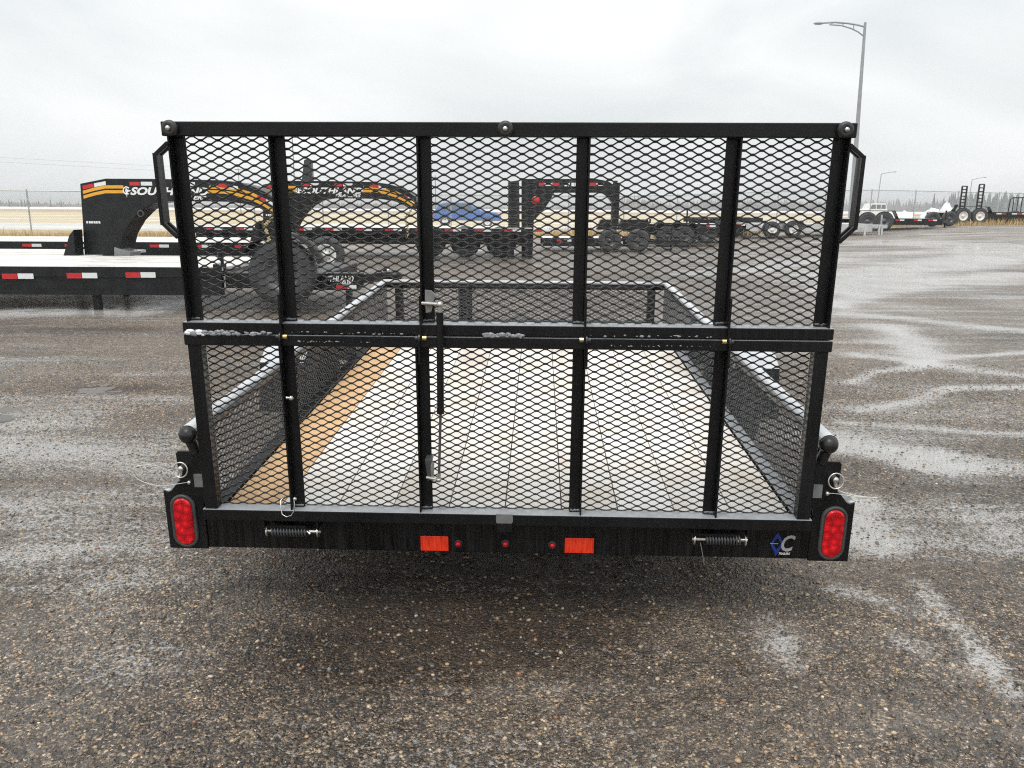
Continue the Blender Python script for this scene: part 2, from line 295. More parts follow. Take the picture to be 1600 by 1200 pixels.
# ------------------------------------------------------------------ mesh helpers
class MB:
    def __init__(s): s.v = []; s.f = []; s.sm = []
    def add(s, vs, fs, smooth=False):
        o = len(s.v); s.v += [tuple(map(float, p)) for p in vs]
        s.f += [tuple(i + o for i in f) for f in fs]; s.sm += [smooth]*len(fs); return s
    def box(s, a, b):
        x0, x1 = sorted((a[0], b[0])); y0, y1 = sorted((a[1], b[1])); z0, z1 = sorted((a[2], b[2]))
        return s.add([(x0,y0,z0),(x1,y0,z0),(x1,y1,z0),(x0,y1,z0),(x0,y0,z1),(x1,y0,z1),(x1,y1,z1),(x0,y1,z1)],
                     [(0,3,2,1),(4,5,6,7),(0,1,5,4),(1,2,6,5),(2,3,7,6),(3,0,4,7)])
    def bar(s, p, q, w, h, up=(0, 0, 1)):        # square bar from p to q
        p, q = Vector(p), Vector(q); d = (q - p).normalized(); u = Vector(up)
        if abs(d.dot(u)) > 0.98: u = Vector((0, 1, 0))
        r = d.cross(u).normalized(); u = r.cross(d).normalized()
        o = [r*a*w/2 + u*c*h/2 for a, c in ((-1,-1),(1,-1),(1,1),(-1,1))]
        return s.add([p+k for k in o] + [q+k for k in o], [(0,1,2,3),(7,6,5,4),(0,4,5,1),(1,5,6,2),(2,6,7,3),(3,7,4,0)])
    def cyl(s, p, q, r, n=12, r2=None, caps=True):
        p, q = Vector(p), Vector(q); d = (q - p).normalized(); a = Vector((0, 0, 1)) if abs(d.z) < 0.9 else Vector((1, 0, 0))
        u = d.cross(a).normalized(); w = d.cross(u).normalized(); r2 = r if r2 is None else r2
        A = [p + (u*cos(2*pi*i/n) + w*sin(2*pi*i/n))*r for i in range(n)]
        B = [q + (u*cos(2*pi*i/n) + w*sin(2*pi*i/n))*r2 for i in range(n)]
        s.add(A + B, [(i, (i+1) % n, n + (i+1) % n, n + i) for i in range(n)], True)
        if caps: s.add(A, [tuple(range(n-1, -1, -1))]); s.add(B, [tuple(range(n))])
        return s
    def tube(s, pts, r, n=8, closed=False):
        P = [Vector(p) for p in pts]; N = len(P); rings = []
        up = None
        for i in range(N):
            a = P[(i-1) % N] if (closed or i > 0) else P[i]; b2 = P[(i+1) % N] if (closed or i < N-1) else P[i]
            d = (b2 - a).normalized()
            if up is None: up = Vector((0, 0, 1)) if abs(d.z) < 0.9 else Vector((1, 0, 0))
            u = d.cross(up).normalized(); w = u.cross(d).normalized(); up = w
            rr = r[i] if hasattr(r, '__len__') else r
            rings.append([P[i] + (u*cos(2*pi*k/n) + w*sin(2*pi*k/n))*rr for k in range(n)])
        vs = [p for g in rings for p in g]; fs = []
        for i in range(N if closed else N-1):
            j = (i+1) % N
            fs += [(i*n+k, i*n+(k+1) % n, j*n+(k+1) % n, j*n+k) for k in range(n)]
        s.add(vs, fs, True)
        if not closed: s.add(rings[0], [tuple(range(n-1, -1, -1))]); s.add(rings[-1], [tuple(range(n))])
        return s
    def prism(s, poly, y0, y1):                   # outline in (x, z), extruded along y
        n = len(poly)
        vs = [(x, y0, z) for x, z in poly] + [(x, y1, z) for x, z in poly]
        return s.add(vs, [tuple(range(n)), tuple(range(2*n-1, n-1, -1))] + [(i, n+i, n+(i+1) % n, (i+1) % n) for i in range(n)])
    def lathe(s, prof, c, n=24, axis='y'):        # profile (radius, along axis)
        vs = []; c = Vector(c)
        for r, a in prof:
            for k in range(n):
                x, z = r*cos(2*pi*k/n), r*sin(2*pi*k/n)
                vs.append(c + (Vector((x, a, z)) if axis == 'y' else Vector((a, x, z)) if axis == 'x' else Vector((x, z, a))))
        fs = []
        for i in range(len(prof)-1):
            fs += [(i*n+k, i*n+(k+1) % n, (i+1)*n+(k+1) % n, (i+1)*n+k) for k in range(n)]
        return s.add(vs, fs, True)
    def ball(s, c, r, n=12, m=8, sc=(1, 1, 1)):
        prof = [(max(1e-4, sin(pi*i/m)), -cos(pi*i/m)) for i in range(m+1)]
        c = Vector(c); vs = []
        for a, h in prof:
            for k in range(n): vs.append(c + Vector((a*cos(2*pi*k/n)*r*sc[0], a*sin(2*pi*k/n)*r*sc[1], h*r*sc[2])))
        return s.add(vs, [(i*n+k, i*n+(k+1) % n, (i+1)*n+(k+1) % n, (i+1)*n+k) for i in range(m) for k in range(n)], True)
    def mesh(s, name, off=(0, 0, 0)):
        me = bpy.data.meshes.new(name)
        vs = s.v if not any(off) else [(x-off[0], y-off[1], z-off[2]) for x, y, z in s.v]
        me.from_pydata(vs, [], s.f); me.polygons.foreach_set('use_smooth', s.sm); me.validate(); me.update(); return me
    def build(s, name, mat, parent=None, off=(0, 0, 0), bevel=0.0):
        me = s.mesh(name, off); me.materials.append(MATS[mat])
        o = bpy.data.objects.new(name, me); C.objects.link(o); o.parent = parent
        if bevel:
            md = o.modifiers.new('bevel', 'BEVEL'); md.width = bevel; md.segments = 2; md.limit_method = 'ANGLE'; md.angle_limit = radians(50)
        return o
def thing(name, label, cat, loc=(0, 0, 0), rot=(0, 0, 0), group=None):
    o = bpy.data.objects.new(name, None); C.objects.link(o); o.location = loc; o.rotation_euler = rot; o.empty_display_size = 0.2
    return tag(o, label, cat, group)
def tag(o, label, cat, group=None, kind=None):
    if label: o['label'] = label
    if cat: o['category'] = cat
    if group: o['group'] = group
    if kind: o['kind'] = kind
    return o
def structure(o, kind='structure'): o['kind'] = kind; return o
def text_mesh(txt, size, width=None, shear=0.0, extrude=0.002, bold=0.0, spacing=1.0):
    cu = bpy.data.curves.new('lettering', 'FONT'); cu.body = txt; cu.size = size; cu.shear = shear; cu.extrude = extrude; cu.offset = bold; cu.space_character = spacing
    cu.align_x = 'LEFT'; cu.resolution_u = 3
    o = bpy.data.objects.new('lettering', cu); C.objects.link(o)
    dg = bpy.context.evaluated_depsgraph_get(); me = bpy.data.meshes.new_from_object(o.evaluated_get(dg))
    bpy.data.objects.remove(o); bpy.data.curves.remove(cu)
    if width:
        xs = [v.co.x for v in me.vertices]; k = width / (max(xs) - min(xs)); x0 = min(xs)
        for v in me.vertices: v.co.x = (v.co.x - x0)*k
    return me
def lettering(name, txt, loc, size, width, mat, parent, shear=0.25, bold=0.0, extrude=0.0015, rot=(pi/2, 0, 0), off=(0, 0, 0)):
    me = text_mesh(txt, size, width, shear, extrude, bold); me.materials.append(MATS[mat])
    o = bpy.data.objects.new(name, me); C.objects.link(o); o.parent = parent
    o.location = Vector(loc) - Vector(off); o.rotation_euler = rot; return o
def copy_tree(o, parent=None):
    c = o.copy(); C.objects.link(c); c.parent = parent
    for ch in list(o.children): copy_tree(ch, c)
    return c

# ------------------------------------------------------------------ ground sheets
def grid_mesh(name, xs, ys, zf, mat, keep=None, smooth=True):
    X, Y = np.meshgrid(xs, ys); Z = zf(X, Y); nx, ny = len(xs), len(ys)
    idx = np.arange(nx*ny).reshape(ny, nx)
    q = np.stack([idx[:-1, :-1], idx[:-1, 1:], idx[1:, 1:], idx[1:, :-1]], -1).reshape(-1, 4)
    if keep is not None:
        k = keep(X, Y); kq = k[:-1, :-1] | k[:-1, 1:] | k[1:, 1:] | k[1:, :-1]; q = q[kq.reshape(-1)]
    me = bpy.data.meshes.new(name)
    me.from_pydata(np.stack([X, Y, Z], -1).reshape(-1, 3).tolist(), [], q.tolist())
    me.polygons.foreach_set('use_smooth', [smooth]*len(me.polygons)); me.update()
    me.materials.append(MATS[mat]); o = bpy.data.objects.new(name, me); C.objects.link(o); return o
def spread(a, b, d0, fine_a, fine_b, k=1.12, dmax=60):
    out = list(np.arange(fine_a, fine_b + 1e-6, d0)); d = d0; x = fine_b
    while x < b: d = min(d*k, dmax); x += d; out.append(x)
    d = d0; x = fine_a; left = []
    while x > a: d = min(d*k, dmax); x -= d; left.append(x)
    return np.array(left[::-1] + out)
def edge_y(x): return 33.2 + 0.25*np.asarray(x, float) + 0.5*np.sin(np.asarray(x, float)*0.5) + 0.25*np.sin(np.asarray(x, float)*1.7)   # where the gravel ends
field = grid_mesh('field', spread(-1500, 1500, 2.0, -40, 50, 1.15, 150), spread(-60, 2500, 1.5, 20, 80, 1.15, 150), lambda x, y: gbase(x, y) - 0.05 + 0.05*S(y - edge_y(x), -3, 1.5), 'dry_field'); structure(field)
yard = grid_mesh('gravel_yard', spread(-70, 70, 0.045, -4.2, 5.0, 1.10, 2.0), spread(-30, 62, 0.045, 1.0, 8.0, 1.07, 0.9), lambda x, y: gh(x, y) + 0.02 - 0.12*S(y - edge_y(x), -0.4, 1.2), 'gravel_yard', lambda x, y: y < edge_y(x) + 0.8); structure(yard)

def G(px, py):
    d = ray(px, py); k = -CAM_H/d[2]
    for _ in range(8): q = d*k; k *= (CAM_H - float(gbase(q[0], q[1])))/(-q[2])
    return q[0], q[1]
WET = [((0, 800), (330, 772), .26, 1.0), ((60, 862), (262, 852), .20, 1.0), ((150, 960), (235, 1060), .17, .8), ((0, 1130), (120, 1150), .14, .6), ((0, 700), (250, 735), .22, .8), ((0, 660), (120, 655), .30, 1.0), ((270, 900), (340, 960), .12, .7), ((20, 1010), (120, 1030), .10, .6),
       ((1310, 700), (1450, 728), .20, 1.2), ((1450, 728), (1600, 738), .18, 1.2), ((1340, 790), (1365, 860), .13, 1.1), ((1430, 925), (1540, 1040), .055, 1.1), ((1540, 1040), (1600, 1110), .06, 1.1), ((1190, 985), (1230, 1050), .075, 1.1), ((1400, 1000), (1490, 1060), .07, .8), ((1480, 790), (1600, 850), .10, .7), ((1300, 930), (1420, 960), .06, .8), ((1350, 1120), (1600, 1160), .07, .6),
       ((1310, 432), (1600, 395), .9, 1.1), ((1310, 458), (1600, 432), .55, 1.0), ((1390, 515), (1450, 560), .28, 1.0), ((1330, 492), (1600, 520), .22, .8), ((1400, 378), (1600, 372), 1.2, 1.0), ((1320, 605), (1600, 645), .12, .7), ((1340, 560), (1600, 590), .12, .8), ((20, 490), (210, 490), .33, 2.6), ((215, 590), (300, 585), .15, .8), ((0, 575), (300, 580), .25, .6), ((1100, 430), (1300, 405), .6, .9),
       ((1300, 456), (1420, 421), .30, 1.0), ((1420, 421), (1600, 405), .34, 1.0), ((1300, 480), (1430, 443), .24, 1.0), ((1430, 443), (1600, 430), .26, 1.0), ((1310, 400), (1600, 386), .5, .9), ((1330, 602), (1480, 562), .07, 1.0), ((1480, 562), (1600, 552), .07, 1.0), ((1340, 645), (1500, 613), .06, .9), ((1500, 613), (1600, 607), .06, .9), ((1310, 665), (1600, 680), .05, .9)]
me = yard.data; co = np.empty(len(me.vertices)*3); me.vertices.foreach_get('co', co); co = co.reshape(-1, 3); X, Yv = co[:, 0], co[:, 1]
wet_a = 0.30 + 0.55*vnoise(X*0.8 + Yv*0.3, Yv*1.1, 71) + 0.35*vnoise(X*2.6, Yv*2.9, 72) 
jx, jy = 0.12*vnoise(X*2.1, Yv*2.1, 73)*(0.4 + Yv/6), 0.12*vnoise(X*2.1, Yv*2.1, 74)*(0.4 + Yv/6)
for pa, pb, w_, k_ in WET:
    a, b2 = np.array(G(*pa)), np.array(G(*pb)); d = b2 - a
    tt = np.clip(((X + jx - a[0])*d[0] + (Yv + jy - a[1])*d[1])/d.dot(d), 0, 1)
    r2 = (X + jx - a[0] - tt*d[0])**2 + (Yv + jy - a[1] - tt*d[1])**2; wet_a += 0.75*k_*np.exp(-r2/(w_*w_))
sl_a = 0.10 + 0.22*vnoise(X*1.4, Yv*1.6, 75) + 0.10*S(X, 1.3, 4.0)*S(Yv, 3.2, 7) + 0.10*S(X, 2, 6)*S(Yv, 7, 12) + 0.06*S(-X, 1.0, 3.0) - 0.15*(1 - S(Yv, 2.3, 3.0))
for pa, pb, w_, k_ in WET:
    if k_ < 0.75: continue
    a, b2 = np.array(G(*pa)), np.array(G(*pb)); d = b2 - a
    tt = np.clip(((X + jx - a[0])*d[0] + (Yv + jy - a[1])*d[1])/d.dot(d), 0, 1)
    r2 = (X + jx - a[0] - tt*d[0])**2 + (Yv + jy - a[1] - tt*d[1])**2; sl_a += (0.66 if pa[0] > 900 else 0.42)*k_*np.exp(-r2/(w_*w_))
MUD_SHADE = ((690, 930, .55, .42, 1.0), (900, 905, .50, .30, .9), (560, 1040, .40, .16, .8), (820, 1010, .5, .2, .5), (160, 520, 1.5, .35, .9), (190, 612, .5, .16, .9), (330, 545, .5, .25, .5))  # muddy patches; those by the bumper also paint in its shade
mud_shade_a = np.zeros(len(X))
for px_, py_, rx_, ry_, k_ in MUD_SHADE:
    c_ = G(px_, py_); mud_shade_a += k_*np.exp(-(((X - c_[0])/rx_)**2 + ((Yv - c_[1])/ry_)**2))
sl_a = np.clip(sl_a - 0.5*mud_shade_a, 0, 1.1); at = me.attributes.new('slush', 'FLOAT', 'POINT'); at.data.foreach_set('value', sl_a.astype(np.float32))
at = me.attributes.new('mud_shade', 'FLOAT', 'POINT'); at.data.foreach_set('value', np.clip(mud_shade_a, 0, 1).astype(np.float32))
wet_a = np.clip(wet_a, 0, 1.2)
at = me.attributes.new('wetness', 'FLOAT', 'POINT'); at.data.foreach_set('value', wet_a.astype(np.float32))

# loose stones lying on the yard in front of and around the trailer
def icosa():
    p = (1 + sqrt(5))/2
    v = np.array([(-1,p,0),(1,p,0),(-1,-p,0),(1,-p,0),(0,-1,p),(0,1,p),(0,-1,-p),(0,1,-p),(p,0,-1),(p,0,1),(-p,0,-1),(-p,0,1)], float); v /= np.linalg.norm(v[0])
    f = np.array([(0,11,5),(0,5,1),(0,1,7),(0,7,10),(0,10,11),(1,5,9),(5,11,4),(11,10,2),(10,7,6),(7,1,8),(3,9,4),(3,4,2),(3,2,6),(3,6,8),(3,8,9),(4,9,5),(2,4,11),(6,2,10),(8,6,7),(9,8,1)])
    return v, f
def stones(name, n, xr, yr, smin, smax, power, seed):
    r = np.random.default_rng(seed); bv, bf = icosa()
    x = r.uniform(*xr, n); y = yr[0] + (yr[1]-yr[0])*r.uniform(0, 1, n)**1.5
    dens = vnoise(x*0.7, y*0.7, 21) + 0.6*vnoise(x*2.2, y*2.2, 22)
    keep = (dens + 0.55 > r.uniform(0, 0.75, n)) & (np.abs(x) < 0.3 + 0.72*y); x, y = x[keep], y[keep]; n = len(x)
    s = smin + (smax - smin)*r.uniform(0, 1, n)**power
    sc = np.stack([s*r.uniform(0.75, 1.3, n), s*r.uniform(0.7, 1.2, n), s*r.uniform(0.45, 0.8, n)], -1)
    jit = 1 + r.uniform(-0.28, 0.22, (n, 12, 1))
    v = bv[None]*jit*sc[:, None, :]*0.5
    a = r.uniform(0, 2*pi, n); b2 = r.uniform(-0.5, 0.5, n)
    ca, sa, cb, sb = np.cos(a), np.sin(a), np.cos(b2), np.sin(b2)
    vx, vy, vz = v[..., 0], v[..., 1], v[..., 2]
    vy, vz = vy*cb[:, None] - vz*sb[:, None], vy*sb[:, None] + vz*cb[:, None]
    vx, vy = vx*ca[:, None] - vy*sa[:, None], vx*sa[:, None] + vy*ca[:, None]
    z = gh(x, y) + 0.02 + sc[:, 2]*0.05
    co = np.stack([vx + x[:, None], vy + y[:, None], vz + z[:, None]], -1).reshape(-1, 3)
    fc = (bf[None] + (np.arange(n)*12)[:, None, None]).reshape(-1, 3)
    me = bpy.data.meshes.new(name); me.vertices.add(len(co)); me.vertices.foreach_set('co', co.ravel())
    me.loops.add(fc.size); me.loops.foreach_set('vertex_index', fc.ravel().astype(np.int32))
    me.polygons.add(len(fc)); me.polygons.foreach_set('loop_start', np.arange(0, fc.size, 3, dtype=np.int32)); me.polygons.foreach_set('loop_total', np.full(len(fc), 3, np.int32))
    me.update(); me.validate()
    pal = np.array([(0.030,0.030,0.031),(0.045,0.044,0.044),(0.062,0.059,0.057),(0.085,0.078,0.072),(0.12,0.105,0.09),(0.19,0.155,0.11),(0.30,0.21,0.12),(0.36,0.30,0.22),(0.48,0.44,0.37),(0.24,0.12,0.07)])
    w = np.array([.22,.20,.17,.12,.08,.06,.05,.05,.025,.025]); w /= w.sum()
    pick = r.choice(len(pal), n, p=w); bigst = (s > 0.011) & (pick < 3); pick[bigst] = r.choice([3, 4, 4, 5, 6, 7], bigst.sum())
    c = pal[pick]*r.uniform(0.45, 1.6, (n, 1))*np.array([1.0, 0.96, 0.91])
    mc = G(690, 935); c *= (1 - 0.5*np.exp(-(((x - mc[0])/.75)**2 + ((y - mc[1])/.45)**2)))[:, None]  # stones there darkened too, bumper shade put into their colour
    ca4 = np.concatenate([np.repeat(c, 12, 0), np.ones((n*12, 1))], 1)
    at = me.attributes.new('stone_colour', 'FLOAT_COLOR', 'POINT'); at.data.foreach_set('color', ca4.ravel())
    me.materials.append(MATS['stone']); o = bpy.data.objects.new(name, me); C.objects.link(o); return o
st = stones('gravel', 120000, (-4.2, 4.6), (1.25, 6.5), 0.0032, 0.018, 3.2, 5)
tag(st, 'small loose grey, brown and tan gravel stones on the wet yard', 'gravel', kind='stuff')

# standing water in the low spots: a level sheet the ground noise pokes through
def puddle(px, py, rx, ry, rot, fill, name='puddle'):
    cx, cy0 = G(px, py); n = 90; U = np.linspace(-1, 1, n)
    u, v_ = np.meshgrid(U, U); x = rx*u; y = ry*v_; x, y = x*cos(rot) - y*sin(rot) + cx, x*sin(rot) + y*cos(rot) + cy0
    r = np.sqrt(u*u + v_*v_) + 0.5*vnoise(x*5, y*5, 80) + 0.25*vnoise(x*13, y*13, 81)
    det = gdet(x, y); lev = np.percentile(det[r < 0.9], fill)
    deep = lev - det - 0.012*S(r, 0.55, 1.0)
    keep = deep > 0; z = gbase(x, y) + 0.02 + lev - 0.012*S(r, 0.55, 1.0)
    idx = np.arange(n*n).reshape(n, n); k = keep[:-1, :-1] | keep[1:, :-1] | keep[:-1, 1:] | keep[1:, 1:]
    q = np.stack([idx[:-1, :-1], idx[:-1, 1:], idx[1:, 1:], idx[1:, :-1]], -1)[k]
    me = bpy.data.meshes.new(name); me.from_pydata(np.stack([x, y, z], -1).reshape(-1, 3).tolist(), [], q.tolist()); me.polygons.foreach_set('use_smooth', [True]*len(q)); me.update(); me.materials.append(MATS['water'])
    o = bpy.data.objects.new(name, me); C.objects.link(o); structure(o); return o
puddle(0, 652, 0.80, 0.28, 0.05, 62)
puddle(190, 612, 0.42, 0.22, 0.1, 42)

# ------------------------------------------------------------------ the near utility trailer
T_LOC = (-0.0242, 2.3686, CAM_H - 0.9548); T_ROT = (0.0515, 0, -0.0336)
ut = thing('utility_trailer', 'black utility trailer seen from behind with tall mesh ramp gate and wooden deck', 'trailer', T_LOC, T_ROT)
HB, ZT, ZM1, ZMM, ZM2 = 0.97, 1.186, 0.6115, 0.576, 0.5401
LWD, SWD, SW = 0.0502, 0.0233, 0.0040
def expanded(u0, u1, w0, w1, place, tilt=0.55, sw=SW, sd=0.0036, lwd=LWD, swd=SWD, bond=0.0048, phase=0.0):
    """strands of expanded steel over u0..u1 x w0..w1; place(u, w, depth) -> point"""
    mb = MB(); k0 = int(math.floor(w0/(swd/2))) ; k1 = int(math.ceil(w1/(swd/2)))
    i0 = int(math.floor((u0 - phase)/(lwd/2))) - 1; i1 = int(math.ceil((u1 - phase)/(lwd/2))) + 1
    ct, sn = cos(tilt), sin(tilt)
    cross = [(-ct*sw/2 - sn*sd/2, sn*sw/2*-1 + ct*sd/2), (ct*sw/2 - sn*sd/2, sn*sw/2 + ct*sd/2), (ct*sw/2 + sn*sd/2, sn*sw/2 - ct*sd/2), (-ct*sw/2 + sn*sd/2, -sn*sw/2 - ct*sd/2)]
    for k in range(k0, k1 + 1):
        zc = k*swd/2; pts = []
        for i in range(i0, i1 + 1):
            up = (i + k) % 2 == 0
            z = zc + (swd/4 - sw*0.30)*(1 if up else -1); x = i*lwd/2 + phase
            pts += [(x - bond, z), (x + bond, z)]
        cl = []
        for (xa, za), (xb, zb) in zip(pts[:-1], pts[1:]):
            if xb <= u0 or xa >= u1: continue
            if xa < u0: za += (zb - za)*(u0 - xa)/(xb - xa); xa = u0
            if xb > u1: zb = za + (zb - za)*(u1 - xa)/(xb - xa); xb = u1
            if not cl: cl.append((xa, za))
            cl.append((xb, zb))
        cl = [(x, min(max(z, w0), w1)) for x, z in cl]
        if len(cl) < 2: continue
        if max(z for _, z in cl) - min(z for _, z in cl) < 1e-5: continue
        vs = []; 
        for x, z in cl: vs += [place(x, z + a, b2) for a, b2 in cross]
        fs = []
        for j in range(len(cl)-1): fs += [(4*j+c, 4*j+(c+1) % 4, 4*j+4+(c+1) % 4, 4*j+4+c) for c in range(4)]
        mb.add(vs, fs, True)
    return mb
def angle_post(mb, x_out, side, z0, z1, y0=0.0, leg=0.038, th=0.005):
    """angle iron: one leg towards the viewer at the outer edge, one leg facing the viewer at the back"""
    s = 1 if side < 0 else -1                    # towards the inside
    mb.box((x_out, y0, z0), (x_out + s*th, y0 + leg, z1)); mb.box((x_out + s*th, y0 + leg - th, z0), (x_out + s*leg, y0 + leg, z1)); return mb
UP_X = [(-0.957, -1), (-0.668, -1), (-0.248, -1), (0.242, 1), (0.662, 1), (0.958, 1)]
LO_X = [(-0.962, -1), (-0.684, -1), (-0.268, -1), (0.246, 1), (0.672, 1), (0.962, 1)]
# upper half of the folding gate
mb = MB(); mb.box((-HB, 0, ZT - 0.040), (HB, 0.045, ZT)); mb.box((-HB, 0, ZMM + 0.0015), (HB, 0.060, ZM1)); up = mb.build('upper_gate', 'black_frost', ut, bevel=0.003)
for x, s in UP_X: angle_post(MB(), x, s, ZM1, ZT - 0.040, 0.003).build('upright', 'black_paint', up, bevel=0.0015)
def gate_panels(xs, z0, z1, par):
    for (xa, sa), (xb, sb) in zip(xs[:-1], xs[1:]):
        a = xa + 0.03 if sa < 0 else xa; b2 = xb if sb < 0 else xb - 0.03
        if sa > 0: a = xa - 0.004
        if sb < 0: b2 = xb + 0.004
        expanded(a, b2, z0, z1, lambda u, w, d: (u, 0.047 + d, w)).build('mesh_panel', 'black_strand', par)
gate_panels(UP_X, ZM1 - 0.004, ZT - 0.03, up)
for x in (-0.94, 0.004, 0.934):                                       # rubber bump stops bolted through the top bar
    r = MB().lathe([(0.0001, -0.018), (0.010, -0.018), (0.0135, -0.020), (0.021, -0.016), (0.0225, -0.008), (0.021, 0.0)], (x, -0.0005, 1.167), 20).build('bump_stop', 'rubber', up)
    MB().lathe([(0.0001, -0.026), (0.0055, -0.0255), (0.0072, -0.022), (0.0072, -0.0175)], (x, -0.0005, 1.167), 12).build('bolt', 'zinc', r)
for s in (-1, 1):                                                     # side grab handles
    mb = MB(); xo = s*1.001
    mb.box((xo - s*0.011, -0.004, 0.898), (xo, 0.040, 1.100))
    for z, zi in ((1.095, 1.128), (0.903, 0.862)):
        for y in (0.003, 0.033): mb.bar((xo - s*0.006, y, z), (s*0.955, y, zi), 0.011, 0.011)
    mb.build('handle', 'black_paint', up, bevel=0.0015)
def weld(mb, x, s, z, y):
    s2 = 1 if s < 0 else -1; P = []
    for i in range(7): P.append((x + s2*(0.004 + 0.032*i/6), y - 0.002 + random.uniform(-0.001, 0.001), z + random.uniform(0.0, 0.003)))
    return mb.tube(P, [random.uniform(0.0035, 0.006) for _ in P], 6)
for x, s in UP_X: weld(MB(), x, s, ZM1 + 0.003, 0.034).build('weld_bead', 'black_frost', up); weld(MB(), x, s, ZT - 0.0415, 0.034).build('weld_bead', 'black_paint', up)
# lower half
mb = MB(); mb.box((-HB, 0, ZM2), (HB, 0.060, ZMM - 0.0015)); mb.box((-HB, 0, -0.038), (HB, 0.052, 0.0)); lo = mb.build('lower_gate', 'black_frost', ut, bevel=0.003)
for i, (x, s) in enumerate(LO_X):
    mb = MB()
    if i in (0, 5): mb.box((x, 0.004, 0.0), (x - s*0.040, 0.044, ZM2))
    else: angle_post(mb, x, s, 0.0, ZM2, 0.003)
    mb.build('upright', 'black_paint', lo, bevel=0.0015)
for x, s in LO_X[1:5]: weld(MB(), x, s, 0.003, 0.034).build('weld_bead', 'black_frost', lo); weld(MB(), x, s, ZM2 - 0.002, 0.034).build('weld_bead', 'black_paint', lo)
gate_panels([(-0.952, -1)] + LO_X[1:5] + [(0.952, 1)], 0.001, ZM2 + 0.006, lo)
for i, (x, s) in enumerate(UP_X[1:5]):                                # fold hinges: flat straps with a nut and a bolt head
    xs = x - s*0.001
    mb = MB(); mb.box((xs - 0.003, -0.013, ZMM - 0.012), (xs + 0.003, -0.001, 0.700)); st_ = mb.build('hinge_strap', 'black_paint', up, bevel=0.001)
    MB().cyl((xs - s*0.004, -0.004, 0.571), (xs - s*0.016, -0.004, 0.571), 0.0085, 6).build('nut', 'brass', st_)
    mb = MB().cyl((xs + s*0.003, -0.004, 0.571), (xs + s*0.007, -0.004, 0.571), 0.013, 14); mb.cyl((xs + s*0.007, -0.004, 0.571), (xs + s*0.017, -0.004, 0.571), 0.008, 6); mb.build('bolt', 'lead_grey', st_)
    mb = MB(); mb.box((xs + s*0.004, -0.011, ZM2 - 0.05), (xs + s*0.010, -0.001, ZMM + 0.006)); mb.build('hinge_strap', 'black_paint', lo, bevel=0.001)
# gas strut
mb = MB().cyl((-0.186, -0.03, 0.655), (-0.190, -0.03, 0.352), 0.0105, 16); mb.cyl((-0.190, -0.03, 0.360), (-0.1902, -0.03, 0.344), 0.0115, 16); gs = mb.build('gas_strut', 'black_paint', ut)
MB().cyl((-0.190, -0.03, 0.350), (-0.199, -0.03, 0.146), 0.0042, 10).build('rod', 'lead_grey', gs)
mb = MB().cyl((-0.1995, -0.03, 0.15), (-0.2005, -0.03, 0.128), 0.0065, 10); mb.ball((-0.2005, -0.03, 0.128), 0.0085); mb.cyl((-0.200, -0.03, 0.128), (-0.240, -0.012, 0.128), 0.005, 8); mb.build('ball_joint', 'zinc', gs)
mb = MB().cyl((-0.186, -0.03, 0.672), (-0.186, -0.03, 0.652), 0.0065, 10); mb.ball((-0.1858, -0.03, 0.678), 0.010); mb.cyl((-0.186, -0.03, 0.678), (-0.240, -0.012, 0.678), 0.006, 8); mb.build('ball_joint', 'zinc', gs)
mb = MB().prism([(-0.245, 0.187), (-0.222, 0.187), (-0.228, 0.160), (-0.226, 0.120), (-0.238, 0.116), (-0.240, 0.150)], -0.014, 0.034); mb.build('bracket', 'lead_grey', gs, bevel=0.001)
mb = MB().prism([(-0.221, 0.183), (-0.215, 0.176), (-0.219, 0.118), (-0.225, 0.118), (-0.226, 0.150)], -0.018, -0.012); mb.build('bracket', 'plate_grey', gs, bevel=0.001); mb = MB().prism([(-0.230, 0.718), (-0.212, 0.716), (-0.200, 0.704), (-0.205, 0.690), (-0.214, 0.652), (-0.229, 0.650), (-0.231, 0.690)], -0.018, -0.010); mb.build('bracket', 'plate_grey', gs, bevel=0.001)
# latch bolt and wire pull on the lower gate
mb = MB().ball((-0.653, -0.006, 0.379), 0.0075); mb.cyl((-0.668, -0.004, 0.379), (-0.650, -0.004, 0.379), 0.0045, 8); mb.build('bolt', 'zinc', lo)
pl = [(-0.668, -0.006, 0.048), (-0.665, -0.012, 0.030), (-0.666, -0.016, 0.008), (-0.676, -0.018, -0.008), (-0.692, -0.018, -0.013), (-0.706, -0.015, -0.006), (-0.711, -0.008, 0.012), (-0.713, 0.002, 0.035), (-0.705, 0.02, 0.040)]
MB().tube(pl, 0.0019, 6).build('wire_loop', 'zinc', lo); MB().ball((-0.664, -0.008, 0.045), 0.006).build('bolt', 'zinc', lo)
# centre catch on the bottom bar
mb = MB().prism([(-0.024, 0.004), (0.030, 0.004), (0.030, -0.022), (0.026, -0.028), (-0.022, -0.028), (-0.024, -0.022)], -0.006, -0.0015); mb.build('catch_plate', 'plate_grey', lo, bevel=0.001)
mb = MB(); mb.box((-0.022, -0.004, -0.058), (0.028, -0.0015, -0.029)); mb.build('catch_plate', 'black_paint', lo, bevel=0.001)
